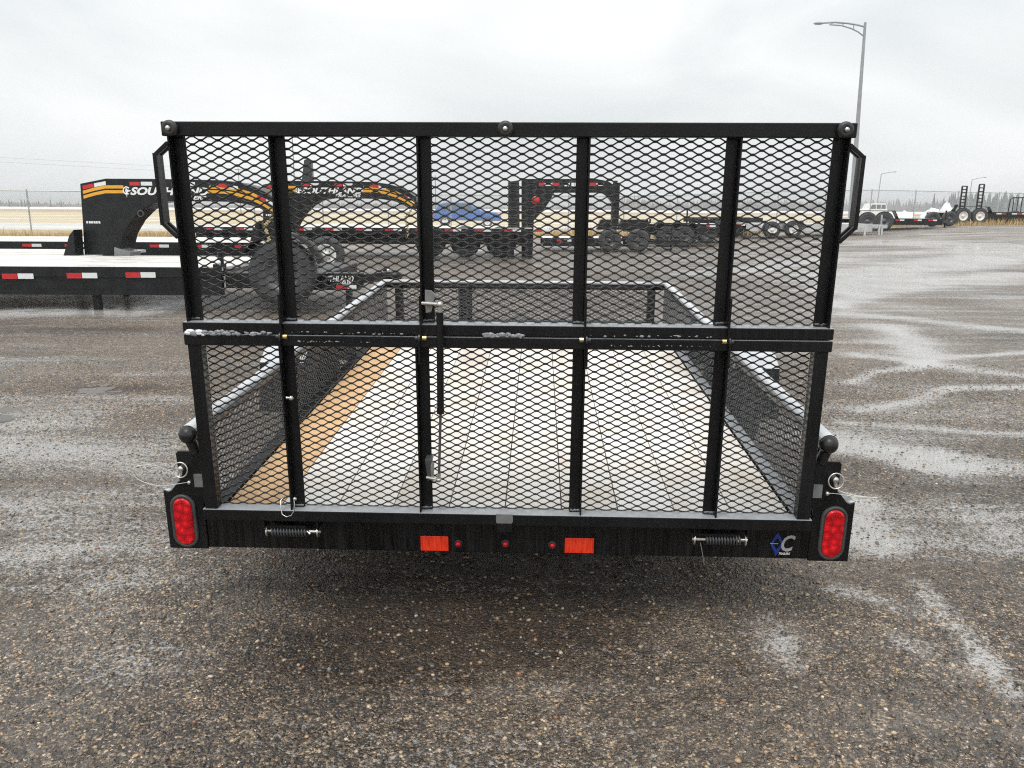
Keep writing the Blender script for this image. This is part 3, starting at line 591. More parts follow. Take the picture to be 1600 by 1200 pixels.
# crusted slush on the seam of the folded bars
def crust(x0, x1, n, zc, par, seed, big=1.0, mat='dirty_ice'):
    r = random.Random(seed); mb = MB()
    for _ in range(n):
        x = r.uniform(x0, x1); q = r.uniform(0.002, 0.0065)*big
        mb.ball((x, -0.001, zc + r.uniform(-0.003, 0.008)*big), q, 6, 4, (r.uniform(1, 2.4), 0.7, r.uniform(0.6, 1.2)))
    return mb.build('slush', mat, par)
for a in ((-0.955, -0.905, 12, ZMM, 3, 1.1, 'snow'), (-0.95, -0.80, 70, ZMM + 0.001, 1, 1.0, 'dirty_ice'), (-0.78, -0.70, 26, ZMM, 4, 0.8, 'dirty_ice'), (-0.06, 0.055, 60, ZMM + 0.003, 2, 0.9, 'dirty_ice'), (-0.66, -0.3, 22, ZMM + 0.006, 5, 0.45, 'dirty_ice'), (0.25, 0.65, 22, ZMM + 0.007, 6, 0.5, 'dirty_ice'), (-0.63, -0.40, 26, ZM2 + 0.014, 7, 0.4, 'dirty_ice'), (0.30, 0.62, 20, ZM2 + 0.013, 8, 0.38, 'dirty_ice')):
    c = crust(a[0], a[1], a[2], a[3], lo, a[4], a[5], a[6]); c['kind'] = 'stuff'
# rear cross member, corner boxes, lamps
mb = MB(); mb.box((-1.0, 0.055, -0.163), (1.0, 0.115, -0.030)); mb.build('rear_bumper', 'black_runs', ut, bevel=0.004)
for s in (-1, 1):
    pr = [(0.985, -0.164), (1.114, -0.164), (1.114, 0.042), (1.100, 0.036), (1.088, 0.042), (1.062, 0.074), (1.052, 0.080), (0.985, 0.080)]
    mb = MB().prism([(s*x, z) for x, z in (pr if s > 0 else pr[::-1])], 0.046, 0.054); mb.box((s*1.108, 0.0545, -0.162), (s*1.113, 0.16, 0.040)); cb = mb.build('corner_plate', 'black_paint', ut, bevel=0.0015)
    pr = [(1.114, 0.042), (1.100, 0.036), (1.088, 0.042), (1.062, 0.074), (1.052, 0.080)]
    mb = MB(); n = len(pr); mb.add([(s*x, y, z + 0.001) for y in (0.0545, 0.15) for x, z in pr] + [(s*x, y, z - 0.004) for y in (0.0545, 0.15) for x, z in pr],
        [(i, i+1, n+i+1, n+i) for i in range(n-1)] + [(2*n+i, 3*n+i, 3*n+i+1, 2*n+i+1) for i in range(n-1)] + [(i, 2*n+i, 2*n+i+1, i+1) for i in range(n-1)] + [(n+i, n+i+1, 3*n+i+1, 3*n+i) for i in range(n-1)], True); mb.build('light_box_top', 'plate_grey', cb)
    def oval(cx, cz, hw, hh, k=12): 
        pts = []
        for i in range(k+1): a = pi*i/k; pts.append((cx + hw*cos(a), cz + (hh - hw) + hw*sin(a)))
        for i in range(k+1): a = pi + pi*i/k; pts.append((cx + hw*cos(a), cz - (hh - hw) + hw*sin(a)))
        return pts
    cx, cz = s*1.053, -0.063
    o1, o2, o3 = oval(cx, cz, 0.042, 0.094), oval(cx, cz, 0.040, 0.092), oval(cx, cz, 0.031, 0.083)
    mb = MB(); n = len(o1); rings = [(o1, 0.0455), (o1, 0.040), (o2, 0.036), (o3, 0.037), (o3, 0.046)]
    mb.add([(x, y, z) for o_, y in rings for x, z in o_], [(j*n+i, j*n+(i+1) % n, (j+1)*n+(i+1) % n, (j+1)*n+i) for j in range(4) for i in range(n)], True); mb.build('grommet', 'grommet_grey', cb)
    o4, o5 = oval(cx, cz, 0.0305, 0.0825), oval(cx, cz, 0.026, 0.078)
    mb = MB(); n = len(o4); mb.add([(x, y, z) for o_, y in ((o4, 0.0455), (o4, 0.036), (o5, 0.0325)) for x, z in o_], [(j*n+i, j*n+(i+1) % n, (j+1)*n+(i+1) % n, (j+1)*n+i) for j in range(2) for i in range(n)] + [tuple(range(2*n, 3*n))], False); mb.build('tail_lamp', 'red_lens', cb)
    MB().ball((s*1.117, 0.07, -0.056), 0.008, 10, 6, (1, 1, 1)).build('side_marker', 'red_reflector', cb)
    # gate stake plate with lock pin, ring and lanyard
    pr = [(0.962, 0.030), (1.010, 0.030), (1.012, 0.079), (1.050, 0.079), (1.053, 0.176), (1.046, 0.184), (0.975, 0.184), (0.962, 0.176)]
    mb = MB().prism([(s*x, z) for x, z in (pr if s > 0 else pr[::-1])], 0.034, 0.0445); sp = mb.build('stake_plate', 'black_paint', ut, bevel=0.0015)
    mb = MB(); mb.box((s*0.972, 0.028, 0.064), (s*1.000, 0.0335, 0.108)); mb.build('catch_plate', 'plate_grey', sp)
    px_, pz = s*1.029, 0.134
    mb = MB().cyl((px_, 0.036, pz), (px_, 0.006, pz), 0.0095, 14); mb.ball((px_, 0.006, pz), 0.0098, 12, 6, (1, 0.6, 1)); mb.cyl((px_, 0.012, pz - 0.006), (px_ + s*0.006, 0.010, pz - 0.030), 0.006, 8); mb.build('lock_pin', 'zinc', sp)
    MB().tube([(px_ + 0.023*cos(a), 0.004 + 0.004*sin(a), pz - 0.002 + 0.024*sin(a)) for a in np.linspace(0, 2*pi, 28)[:-1]], 0.0024, 6, True).build('pin_ring', 'zinc', sp)
    if s < 0: cab = [(px_ - 0.004, 0.006, pz - 0.026), (px_ - 0.03, -0.004, pz - 0.004), (px_ - 0.07, -0.02, pz + 0.022), (px_ - 0.12, -0.03, pz + 0.022), (px_ - 0.135, -0.03, pz - 0.002), (px_ - 0.115, -0.025, pz - 0.030), (px_ - 0.065, -0.01, pz - 0.052), (px_ - 0.02, 0.02, pz - 0.056), (px_ + 0.010, 0.030, pz - 0.054)]
    else: cab = [(px_ + 0.004, 0.006, pz - 0.026), (px_ + 0.022, -0.002, pz - 0.036), (px_ + 0.060, -0.02, pz - 0.040), (px_ + 0.105, -0.04, pz - 0.036), (px_ + 0.110, -0.03, pz - 0.041), (px_ + 0.062, -0.005, pz - 0.049), (px_ + 0.015, 0.02, pz - 0.051), (px_ - 0.010, 0.030, pz - 0.054)]
    P = []
    for i in range(len(cab)-1):
        a0, a1, a2, a3 = [Vector(cab[max(0, min(len(cab)-1, i+k))]) for k in (-1, 0, 1, 2)]
        for q in np.linspace(0, 1, 6)[:-1]: P.append(0.5*((2*a1) + (-a0 + a2)*q + (2*a0 - 5*a1 + 4*a2 - a3)*q*q + (-a0 + 3*a1 - 3*a2 + a3)*q**3))
    P.append(Vector(cab[-1])); MB().tube(P, 0.0012, 6).build('lanyard', 'white_cable', sp)
    mb = MB().ball((px_ - s*0.012, 0.030, pz - 0.055), 0.0072, 10, 6); mb.cyl((px_ - s*0.012, 0.032, pz - 0.055), (px_ - s*0.012, 0.046, pz - 0.055), 0.005, 8); mb.build('bolt', 'zinc', sp)
for x0, z0, x1, z1 in ((-0.276, -0.158, -0.184, -0.105), (0.198, -0.156, 0.293, -0.102)):
    rf = MB(); rf.box((x0, 0.0505, z0), (x1, 0.0545, z1)); o = rf.build('reflector', 'red_reflector', ut, bevel=0.0015)
for x, z in ((-0.151, -0.131), (0.004, -0.127), (0.157, -0.129)):
    g = MB().lathe([(0.0145, 0.0), (0.0145, -0.004), (0.012, -0.007), (0.0095, -0.006), (0.0095, 0.0)], (x, 0.0545, z), 18).build('grommet', 'rubber', ut)
    MB().lathe([(0.0092, -0.001), (0.0092, -0.008), (0.006, -0.012), (0.0001, -0.0135)], (x, 0.0545, z), 16).build('marker_lamp', 'red_lens', g)
for x0, x1, sd in ((-0.765, -0.61, 1), (0.615, 0.765, -1)):           # gate lift springs
    ys, zs, P = 0.022, -0.082, []; turns = 12; xa, xb = (x0 + 0.008, x1 - 0.03) if sd > 0 else (x0 + 0.03, x1 - 0.008)
    for i in range(turns*14 + 1):
        q = i/(turns*14); a = 2*pi*turns*q; P.append((xa + (xb - xa)*q, ys + 0.0155*cos(a), zs + 0.0155*sin(a)))
    sp = MB().tube(P, 0.0033, 6).build('lift_spring', 'lead_grey', ut)
    mb = MB().cyl((x0 - 0.012, ys, zs), (x1 + 0.014, ys, zs), 0.006, 10)
    for xe in (x0 - 0.006, x1 + 0.006): mb.cyl((xe - 0.002, ys, zs), (xe + 0.002, ys, zs), 0.019, 18)
    mb.cyl((xb, ys - 0.004, zs + 0.002), (xb + sd*0.012, ys - 0.010, zs - 0.004), 0.005, 8); mb.build('spring_rod', 'zinc', sp)
    mb = MB(); mb.box((x0 - 0.012, 0.0, -0.066), (x0 - 0.007, 0.05, -0.0385)); mb.box((x1 + 0.007, 0.0, -0.066), (x1 + 0.012, 0.05, -0.0385)); mb.box((x0, 0.004, -0.0605), (x1 - 0.03, 0.010, -0.0555)); mb.build('spring_lug', 'black_paint', sp)
MB().tube([(0.628, 0.01, -0.088), (0.634, 0.005, -0.115), (0.640, 0.004, -0.145), (0.644, 0.002, -0.162)], 0.0011, 5).build('wire_loop', 'zinc', ut)
MB().ball((-0.876, 0.048, -0.048), 0.0045).build('bolt', 'zinc', ut)
# maker's decal: blue split diamond and a silver C

dec = MB(); cx, cz = 0.884, -0.108
dec.prism([(cx, cz + 0.040), (cx - 0.021, cz + 0.0015), (cx - 0.012, cz + 0.0015), (cx, cz + 0.020), (cx + 0.012, cz + 0.0015), (cx + 0.021, cz + 0.0015)][::-1], 0.0525, 0.0545)
dec.prism([(cx, cz - 0.045), (cx + 0.021, cz - 0.0015), (cx + 0.012, cz - 0.0015), (cx, cz - 0.022), (cx - 0.012, cz - 0.0015), (cx - 0.021, cz - 0.0015)][::-1], 0.0525, 0.0545)
de = dec.build('decal', 'blue_print', ut)
tl = MB(); tl.prism([(cx - 0.022, cz + 0.0012), (cx + 0.004, cz + 0.0012), (cx + 0.004, cz - 0.0012), (cx - 0.022, cz - 0.0012)][::-1], 0.0515, 0.0523); tl.build('decal_line', 'silver_print', de)
lettering('decal_letter', 'C', (0.898, 0.0525, -0.133), 0.078, 0.044, 'silver_print', de, 0.28, 0.0016, 0.001)
lettering('decal_letters', 'TRAILERS', (0.893, 0.0525, -0.147), 0.0105, 0.036, 'white_print', de, 0.3, 0.0002, 0.0006)
# deck boards
BW = 0.1863
LF = 3.29
for i in range(10):
    x0 = -5*BW + i*BW; g = 0.0017
    mb = MB(); dz = random.uniform(-0.002, 0.002); mb.box((x0 + g, 0.06, -0.062), (x0 + BW - g, LF - 0.02, -0.024 + dz))
    mb.build('deck_board', 'board_bare' if i == 0 else 'board_frost', ut, bevel=0.0016)
# bed frame
for s in (-1, 1):
    mb = MB(); mb.box((s*0.935, 0.12, -0.165), (s*0.985, LF + 0.02, -0.066)); mb.box((s*0.935, 0.075, -0.0645), (s*0.985, LF + 0.02, -0.016)); mb.build('side_frame', 'black_frost' if s > 0 else 'black_metal', ut, bevel=0.003)
    ra = MB().tube([(s*1.003, 0.030, 0.2435), (s*1.003, LF + 0.02, 0.2435)], 0.030, 18).build('top_rail', 'rail_frost', ut)
    mb = MB().ball((s*1.003, 0.030, 0.2425), 0.0292, 16, 10); mb.cyl((s*1.003, 0.034, 0.230), (s*0.990, 0.045, 0.180), 0.018, 10); mb.build('end_cap', 'cap_black', ra)
    expanded(0.06, LF, -0.02, 0.225, lambda u, w, d: (s*(0.984) + d*s, u, w), -0.6, 0.0028, 0.0034).build('mesh_panel', 'side_strand', ut)
    for y in (0.075, 1.15, 2.25):
        mb = MB(); mb.box((s*0.990, y, -0.10), (s*1.020, y + 0.038, 0.216)); mb.build('side_upright', 'black_metal', ut, bevel=0.002)
    mb = MB(); xo = s*0.905; mb.box((s*0.866, LF - 0.05, -0.016), (s*0.918, LF, 0.22)); mb.build('front_post', 'black_metal', ut, bevel=0.002)
    # fender, wheel
    pr = [(1.36, -0.10), (1.42, 0.13), (1.50, 0.175), (2.26, 0.175), (2.36, 0.13), (2.44, -0.10)]
    mb = MB(); n = len(pr); xa, xb = s*1.045, s*1.262
    th = [(y + (0.006 if i < 3 else -0.006), z - 0.006) for i, (y, z) in enumerate(pr)]
    vs_ = [(x, y, z) for x in (xa, xb) for y, z in pr] + [(x, y, z) for x in (xa, xb) for y, z in th]
    mb.add(vs_, [(i, i+1, n+i+1, n+i) for i in range(n-1)] + [(2*n+i, 3*n+i, 3*n+i+1, 2*n+i+1) for i in range(n-1)] + [(n+i, n+i+1, 3*n+i+1, 3*n+i) for i in range(n-1)] + [(i, 2*n+i, 2*n+i+1, i+1) for i in range(n-1)])
    mb.build('fender', 'rail_frost', ut)
    wc = (s*1.16, 1.90, -0.10)
    ty = MB().lathe([(0.20, -0.09), (0.27, -0.10), (0.315, -0.085), (0.328, -0.05), (0.33, 0.0), (0.328, 0.05), (0.315, 0.085), (0.27, 0.10), (0.20, 0.09)], wc, 28, 'x').build('wheel', 'tyre', ut)
    MB().lathe([(0.0001, 0.0), (0.06, 0.02*s), (0.10, 0.0), (0.18, 0.03*s), (0.205, 0.085*s), (0.205, -0.085*s)], wc, 20, 'x').build('rim', 'rim_grey', ty)
mb = MB().tube([(-1.003, LF + 0.02, 0.2435), (1.003, LF + 0.02, 0.2435)], 0.030, 18); mb.build('top_rail', 'rail_frost', ut)
expanded(-0.92, 0.92, -0.02, 0.225, lambda u, w, d: (u, LF + 0.012 + d, w)).build('mesh_panel', 'side_strand', ut)
mb = MB(); mb.box((-0.985, LF + 0.022, -0.165), (0.985, LF + 0.075, -0.016)); mb.build('front_frame', 'black_metal', ut, bevel=0.003)
for y in (0.5, 1.0, 1.5, 2.0, 2.5, 3.0):
    mb = MB(); mb.box((-0.934, y, -0.15), (0.934, y + 0.05, -0.063)); mb.build('cross_member', 'black_metal', ut)
mb = MB().cyl((-1.1, 1.90, -0.10), (1.1, 1.90, -0.10), 0.04, 12); mb.build('axle', 'black_metal', ut)
mb = MB(); mb.box((-0.478, LF + 0.05, -0.10), (-0.380, LF + 0.10, 0.21)); fp = mb.build('spare_mount', 'black_metal', ut, bevel=0.003)
for z in (0.04, 0.14): MB().ball((-0.43, LF + 0.048, z), 0.012, 10, 6).build('bolt', 'lead_grey', fp)
mb = MB(); mb.bar((-0.85, LF + 0.02, -0.22), (-0.05, LF + 1.25, -0.30), 0.05, 0.10); mb.bar((0.85, LF + 0.02, -0.22), (0.05, LF + 1.25, -0.30), 0.05, 0.10); mb.box((-0.06, LF + 1.15, -0.36), (0.06, LF + 1.45, -0.26)); mb.cyl((0, LF + 1.05, -0.20), (0, LF + 1.05, -0.62), 0.035, 12); mb.build('tongue', 'black_metal', ut)

# ------------------------------------------------------------------ helpers for the parked trailers
def gz(x, y): return float(gh(x, y)) + 0.02
def wheel(root, off, c, r, w, rim='rim_grey', rr=0.52, n=28, bolts=0):
    k = r
    ty = MB().lathe([(rr*k, -w*0.42), (0.74*k, -w*0.5), (0.93*k, -w*0.46), (0.985*k, -w*0.33), (k, -w*0.15), (k, w*0.15), (0.985*k, w*0.33), (0.93*k, w*0.46), (0.74*k, w*0.5), (rr*k, w*0.42)], c, n).build('wheel', 'tyre', root, off)
    f = -w*0.5
    rm = MB().lathe([(0.0001, f*0.75), (0.16*k, f*0.75), (0.17*k, f*0.35), (0.36*k, f*0.30), (0.44*k, f*0.55), (rr*k*0.97, f*0.86), (rr*k*1.02, f*0.80), (rr*k, f*0.3)], c, n).build('rim', rim, ty, off)
    for i in range(bolts):
        a = 2*pi*i/bolts; MB().cyl((c[0] + 0.28*k*cos(a), c[1] + f*0.62, c[2] + 0.28*k*sin(a)), (c[0] + 0.28*k*cos(a), c[1] + f*0.3, c[2] + 0.28*k*sin(a)), 0.03*k, 6).build('wheel_nut', 'lead_grey', ty, off)
    return ty
def tape(root, off, px0, px1, py0, py1, Y, red, sl=0.0):
    a = W(px0, py0, Y); b2 = W(px1, py1, Y); dz = sl*(b2[0] - a[0])
    mb = MB().prism([(a[0], b2[2]), (b2[0], b2[2] + dz), (b2[0], a[2] + dz), (a[0], a[2])], Y - 0.004, Y + 0.002)
    return mb.build('reflective_tape', 'tape_red' if red else 'tape_white', root, off)
def pxpoly(pts, Y): return [(W(x, y, Y)[0], W(x, y, Y)[2]) for x, y in pts]
def planks(root, off, x0, x1, y0, y1, z, n, mat='board_white', th=0.04):
    w = (y1 - y0)/n
    for i in range(n):
        mb = MB(); mb.box((x0, y0 + i*w + 0.004, z - th), (x1, y0 + (i+1)*w - 0.004, z + random.uniform(-0.003, 0.003))); mb.build('plank', mat, root, off)
def bx(root, off, name, mat, a, b2, bevel=0.0):
    mb = MB(); mb.box(a, b2); return mb.build(name, mat, root, off, bevel)

# ---- nearest flatbed on the left
Y1 = 9.3; xL, xR = W(-260, 430, Y1)[0], W(345, 430, Y1)[0]
b1 = (xR, Y1, gz(xR, Y1)); t1 = thing('flatbed_trailer', 'low black flatbed trailer with white planks and a big tyre, nearest on the left', 'trailer', b1)
planks(t1, b1, xL, xR, Y1 + 0.05, 11.4, 0.665, 10)
mb = MB(); mb.box((xL, Y1, 0.555), (xR, Y1 + 0.048, 0.668)); mb.box((xL, Y1 + 0.02, 0.40), (xR, Y1 + 0.09, 0.555)); mb.box((xL, Y1 - 0.012, 0.345), (xR, Y1 + 0.09, 0.40)); mb.build('side_rail', 'black_metal', t1, b1)
for a, b_, r in ((3, 27.5, 1), (27.5, 53, 0), (104, 128, 1), (128, 152.5, 0), (196, 219.5, 1), (219.5, 243.5, 0)): tape(t1, b1, a, b_, 427.5 - (a*0.010), 436 - (a*0.010), Y1, r)
for px, Y, w in ((150, 9.45, 0.075), (197, 11.0, 0.07)):
    x = W(px, 470, Y)[0]; bx(t1, b1, 'stand', 'black_metal', (x - w/2, Y, gz(x, Y) - 0.01), (x + w/2, Y + w, 0.40))
a = W(392, 452, Y1 + 0.1); bx(t1, b1, 'front_frame', 'black_metal', (xR + 0.005, Y1 + 0.12, 0.42), (a[0] + 0.9, 11.3, 0.60), 0.01)
c = W(440, 427, 9.15); ty = wheel(t1, b1, (c[0], 9.22, c[2]), 0.385, 0.23, 'rim_grey', 0.56, 40, 6)
prf = [(0.46*cos(q), 0.46*sin(q)) for q in np.linspace(0.25, pi - 0.5, 18)]
mb = MB(); n = len(prf); cx, cz = c[0], c[2]
mb.add([(cx + x*k, y, cz + z*k) for k in (1.0, 0.985) for y in (9.06, 9.42) for x, z in prf], [(i, i+1, n+i+1, n+i) for i in range(n-1)] + [(2*n+i, 3*n+i, 3*n+i+1, 2*n+i+1) for i in range(n-1)] + [(i, 2*n+i, 2*n+i+1, i+1) for i in range(n-1)], True); mb.build('fender', 'black_paint', t1, b1)
a = W(490, 446, 9.5); b_ = W(566, 427, 9.5)
bx(t1, b1, 'tongue_frame', 'black_metal', (a[0] - 0.5, 9.5, a[2]), (b_[0], 9.62, b_[2]), 0.006)
lettering('lettering', 'SOUTHLAND', Vector(W(495, 440, 9.49)), 0.1, 0.44, 'white_print', t1, 0.25, 0.002, 0.002, off=b1)
lettering('lettering', 'TRAILERS', Vector(W(526, 444, 9.49)), 0.045, 0.2, 'white_print', t1, 0.25, 0.001, 0.002, off=b1)
tape(t1, b1, 525, 543, 445.5, 451, 9.48, 1); tape(t1, b1, 543, 557, 445.5, 451, 9.48, 0)
bx(t1, b1, 'tongue_lower', 'black_metal', (W(488, 440, 9.5)[0], 9.49, W(488, 453, 9.5)[2]), (W(562, 440, 9.5)[0], 9.60, a[2] - 0.002), 0.004)
mb = MB(); p, q = W(560, 436, 9.55), W(612, 431, 9.55); mb.bar(p, q, 0.09, 0.10); mb.ball(W(617, 431, 9.55), 0.075, 12, 8, (1.3, 1, 0.8)); mb.cyl(W(602, 424, 9.55), W(602, 418, 9.55), 0.03, 8); mb.build('coupler', 'black_metal', t1, b1)
for px, py in ((593, 424), (606, 422), (594, 436)): MB().ball(W(px, py, 9.45), 0.014, 8, 6).build('bolt', 'white_print', t1, b1)
p = W(545, 450, 9.56); bx(t1, b1, 'jack_leg', 'black_metal', (p[0] - 0.035, 9.53, gz(p[0], 9.55) - 0.01), (p[0] + 0.035, 9.60, p[2] - 0.03))
p = W(345, 410, 9.42); mb = MB().cyl((p[0], 9.42, 0.56), (p[0], 9.42, 0.84), 0.035, 10); mb.box((p[0] - 0.09, 9.40, 0.60), (p[0] + 0.05, 9.46, 0.70)); mb.build('deck_latch', 'black_metal', t1, b1)
MB().ball((p[0] - 0.01, 9.37, 0.72), 0.03, 10, 6).build('latch_knob', 'white_print', t1, b1)

# ---- gooseneck flatbeds with yellow stripes
def gooseneck(label):
    Y, D = 12.7, 0.5
    bx0 = W(125, 400, Y)[0]; base = (bx0, Y, gz(bx0, Y)); t = thing('gooseneck_trailer', label, 'trailer', base, group='striped gooseneck trailers')
    outer = [(125, 287), (165, 279), (250, 279.5), (345, 281.5), (372, 285), (395, 291), (415, 300), (432, 312), (434, 336), (427, 336), (410, 326), (385, 319), (360, 315.5), (325, 314.5), (262, 314), (240, 318), (222, 328), (206, 344), (193, 366), (185, 400), (132, 400), (129, 345)]
    MB().prism(pxpoly(outer[::-1], Y), Y, Y + D).build('neck', 'black_metal', t, base, 0.006)
    z0 = W(150, 400, Y)[2]
    for st in ([(130, 303), (148, 298), (165, 294.5), (193, 294.5)], [(131, 310.5), (148, 305.5), (165, 302), (193, 302)], [(327, 295), (350, 295.5), (372, 299), (395, 306), (413, 315), (430, 326)], [(325, 302), (350, 302.5), (370, 306), (392, 312.5), (410, 321), (426, 331)]):
        P = pxpoly(st, Y); h = 0.048; MB().prism(P + [(x, z + h) for x, z in P[::-1]], Y - 0.004, Y + 0.001).build('stripe', 'yellow_print', t, base)
    for a, b_, y0, y1, r, sl in ((129, 147, 290, 296, 1, 0.19), (147, 166, 286.5, 292.5, 0, 0.19), (202, 219, 284, 290, 1, 0), (220, 238, 284, 290, 0, 0), (286, 305, 284.5, 290.5, 0, 0), (268, 285, 284.5, 290.5, 1, 0), (340, 357, 286, 292, 1, -0.12), (357, 372, 288.5, 294, 0, -0.18), (402, 416, 304, 310, 1, -0.5), (416, 428, 311, 317, 0, -0.55)): tape(t, base, a, b_, y0, y1, Y - 0.002, r, sl)
    lettering('lettering', 'SOUTHLAND', Vector(W(204, 304, Y)) + Vector((0, -0.003, 0)), 0.155, 1.22, 'white_print', t, 0.3, 0.006, 0.003, off=base)
    lettering('lettering', 'TRAILERS', Vector(W(271, 311.5, Y)) + Vector((0, -0.003, 0)), 0.075, 0.52, 'white_print', t, 0.3, 0.002, 0.003, off=base)
    x0, z1 = W(198, 298, Y)[0], W(198, 298, Y)[2]
    MB().tube([(x0 + 0.05*cos(q), Y - 0.004, z1 + 0.055*sin(q)) for q in np.linspace(0.7, 2*pi - 0.9, 14)], 0.011, 5).prism([(x0 - 0.005, z1 - 0.10), (x0 + 0.015, z1 - 0.02), (x0 + 0.07, z1), (x0 + 0.012, z1 + 0.02), (x0 - 0.005, z1 + 0.07), (x0 - 0.02, z1)][::-1], Y - 0.006, Y + 0.001).build('emblem', 'white_print', t, base)
    mb = MB(); x1, zz = W(135, 347, Y)[0], W(135, 349, Y)[2]
    for i, w in enumerate((0.028, 0.036, 0.03, 0.036, 0.03, 0.034)): mb.box((x1 + i*0.038, Y - 0.003, zz), (x1 + i*0.038 + w*0.85, Y + 0.001, zz + 0.034))
    mb.build('small_decal', 'white_print', t, base)
    p = W(222, 334, Y); MB().tube([(p[0] + 0.045*cos(q), Y + 0.2 - 0.25, p[2] + 0.045*sin(q)) for q in np.linspace(0, 2*pi, 16)[:-1]], 0.012, 6, True).build('eye_ring', 'lead_grey', t, base)
    P = pxpoly([(179, 386), (204, 394), (204, 400), (179, 400)], Y); MB().prism(P[::-1], Y - 0.01, Y + 0.35).build('step', 'tread_plate', t, base)
    P = pxpoly([(115, 399), (124, 367), (131, 358), (134, 399)], Y); MB().prism(P[::-1], Y - 0.3, Y - 0.05).build('headboard', 'black_metal', t, base, 0.004)
    xa = W(132, 400, Y)[0]
    planks(t, base, xa - 8.4, xa + 0.30, Y - 1.0, Y + 1.5, z0 + 0.02, 10)
    bx(t, base, 'side_rail', 'black_metal', (xa - 8.4, Y - 1.06, z0 - 0.22), (xa + 0.30, Y - 1.0, z0 + 0.022))
    for i in range(11):
        xx = xa + 0.15 - i*0.80
        for j, m_ in ((0, 'tape_red'), (1, 'tape_white')):
            q = MB(); q.box((xx - 0.36 + j*0.18, Y - 1.064, z0 - 0.075), (xx - 0.18 + j*0.18, Y - 1.058, z0 - 0.02)); q.build('reflective_tape', m_, t, base)
    xc = W(438, 330, Y)[0]; mb = MB(); mb.box((xc - 0.06, Y + 0.18, W(0, 392, Y)[2]), (xc + 0.06, Y + 0.32, W(0, 318, Y)[2])); mb.build('coupler', 'black_metal', t, base, 0.004)
    cp = [W(x, y, Y + 0.1) for x, y in ((428, 333), (420, 345), (414, 352), (417, 364), (421, 376), (420, 390))]; mb = MB()
    for (a, b_) in zip(cp[:-1], cp[1:]):
        for k in range(5):
            q0 = Vector(a).lerp(Vector(b_), k/5); q1 = Vector(a).lerp(Vector(b_), (k+0.95)/5); mb.bar(q0, q1, 0.055 if k % 2 else 0.018, 0.018 if k % 2 else 0.055)
    ch = mb.build('safety_chain', 'chain_gold', t, base); ch['kind'] = 'stuff'
    bx(t, base, 'landing_leg', 'black_metal', (xa + 0.12, Y - 0.6, gz(xa, Y) - 0.05), (xa + 0.24, Y - 0.48, z0 - 0.1))
    return t
t3 = gooseneck('black gooseneck trailer with yellow stripes at far left, its neck beside the gate handle')
t4 = copy_tree(t3); t4['label'] = 'second striped gooseneck trailer, its neck arching behind the second mesh panel'
p3, p4 = W(432, 312, 12.7), W(650, 316, 16.2); t4.location = Vector(t3.location) + Vector((p4[0] - p3[0], p4[1] - p3[1], (W(560, 283.5, 16.2)[2] - W(300, 280.5, 12.7)[2])))
b4 = tuple(t4.location)
c = W(510, 398, 15.9); wheel(t4, b4, c, 0.36, 0.22, 'rim_white', 0.60, 32, 8)
mb = MB().prism(pxpoly([(471, 284), (475, 250), (480, 248), (486, 252), (488, 284)][::-1], 16.35), 16.35, 16.5); mb.build('upright_ramp', 'lead_grey', t4, b4, 0.004)

# ---- plain gooseneck in the middle
Y5 = 20.6; b5 = (*W(820, 400, Y5)[:2], gz(W(820, 400, Y5)[0], Y5)); t5 = thing('gooseneck_trailer', 'plain black gooseneck trailer with a round red mark, behind the middle mesh panel', 'trailer', b5)
outer = [(815, 279.5), (932, 279.5), (950, 283), (964, 292), (966, 312), (958, 318), (953, 311), (944, 301), (866, 301), (858, 316), (848, 330), (834, 345), (832, 400), (815, 400)]
MB().prism(pxpoly(outer[::-1], Y5), Y5, Y5 + 0.35).build('neck', 'black_metal', t5, b5, 0.006)
mb = MB(); mb.box((W(967, 0, Y5)[0], Y5 + 0.05, W(970, 352, Y5)[2]), (W(979, 0, Y5)[0], Y5 + 0.25, W(970, 289, Y5)[2])); mb.cyl((W(972, 0, Y5)[0], Y5 + 0.15, W(970, 290, Y5)[2]), (W(972, 0, Y5)[0], Y5 + 0.15, W(970, 282, Y5)[2]), 0.06, 10); mb.build('coupler', 'black_metal', t5, b5)
MB().prism(pxpoly([(794, 284), (811, 281.5), (812, 357), (794, 357)][::-1], Y5 - 0.2), Y5 - 0.2, Y5 - 0.08).build('stake_panel', 'black_metal', t5, b5, 0.01)
p = W(837, 313, Y5); MB().lathe([(0.0001, -0.012), (0.10, -0.010), (0.105, 0.002)], (p[0], Y5, p[2]), 18).build('round_mark', 'tape_red', t5, b5)
for a, b_, r in ((842, 851, 1), (851, 863, 0), (863, 874, 1), (921, 932, 1), (932, 943, 0)): tape(t5, b5, a, b_, 285.5, 290.5, Y5 - 0.002, r)
mb = MB()
for i, w in enumerate((4, 3, 5, 3, 4)): 
    a = W(882 + i*5.4, 291, Y5); mb.box((a[0], Y5 - 0.006, a[2]), (a[0] + w*0.0155, Y5 - 0.001, a[2] + 0.085))
mb.build('small_decal', 'white_print', t5, b5)
xa, xb = W(300, 365, 19.5)[0], W(832, 365, 19.5)[0]
planks(t5, b5, xa, xb, 19.56, 22.0, 0.86, 8)
bx(t5, b5, 'side_rail', 'black_metal', (xa, 19.5, 0.72), (xb, 19.555, 0.865)); bx(t5, b5, 'main_beam', 'black_metal', (xa, 19.75, 0.47), (xb, 19.87, 0.82)); bx(t5, b5, 'main_beam', 'black_metal', (xa, 21.5, 0.47), (xb, 21.6, 0.82))
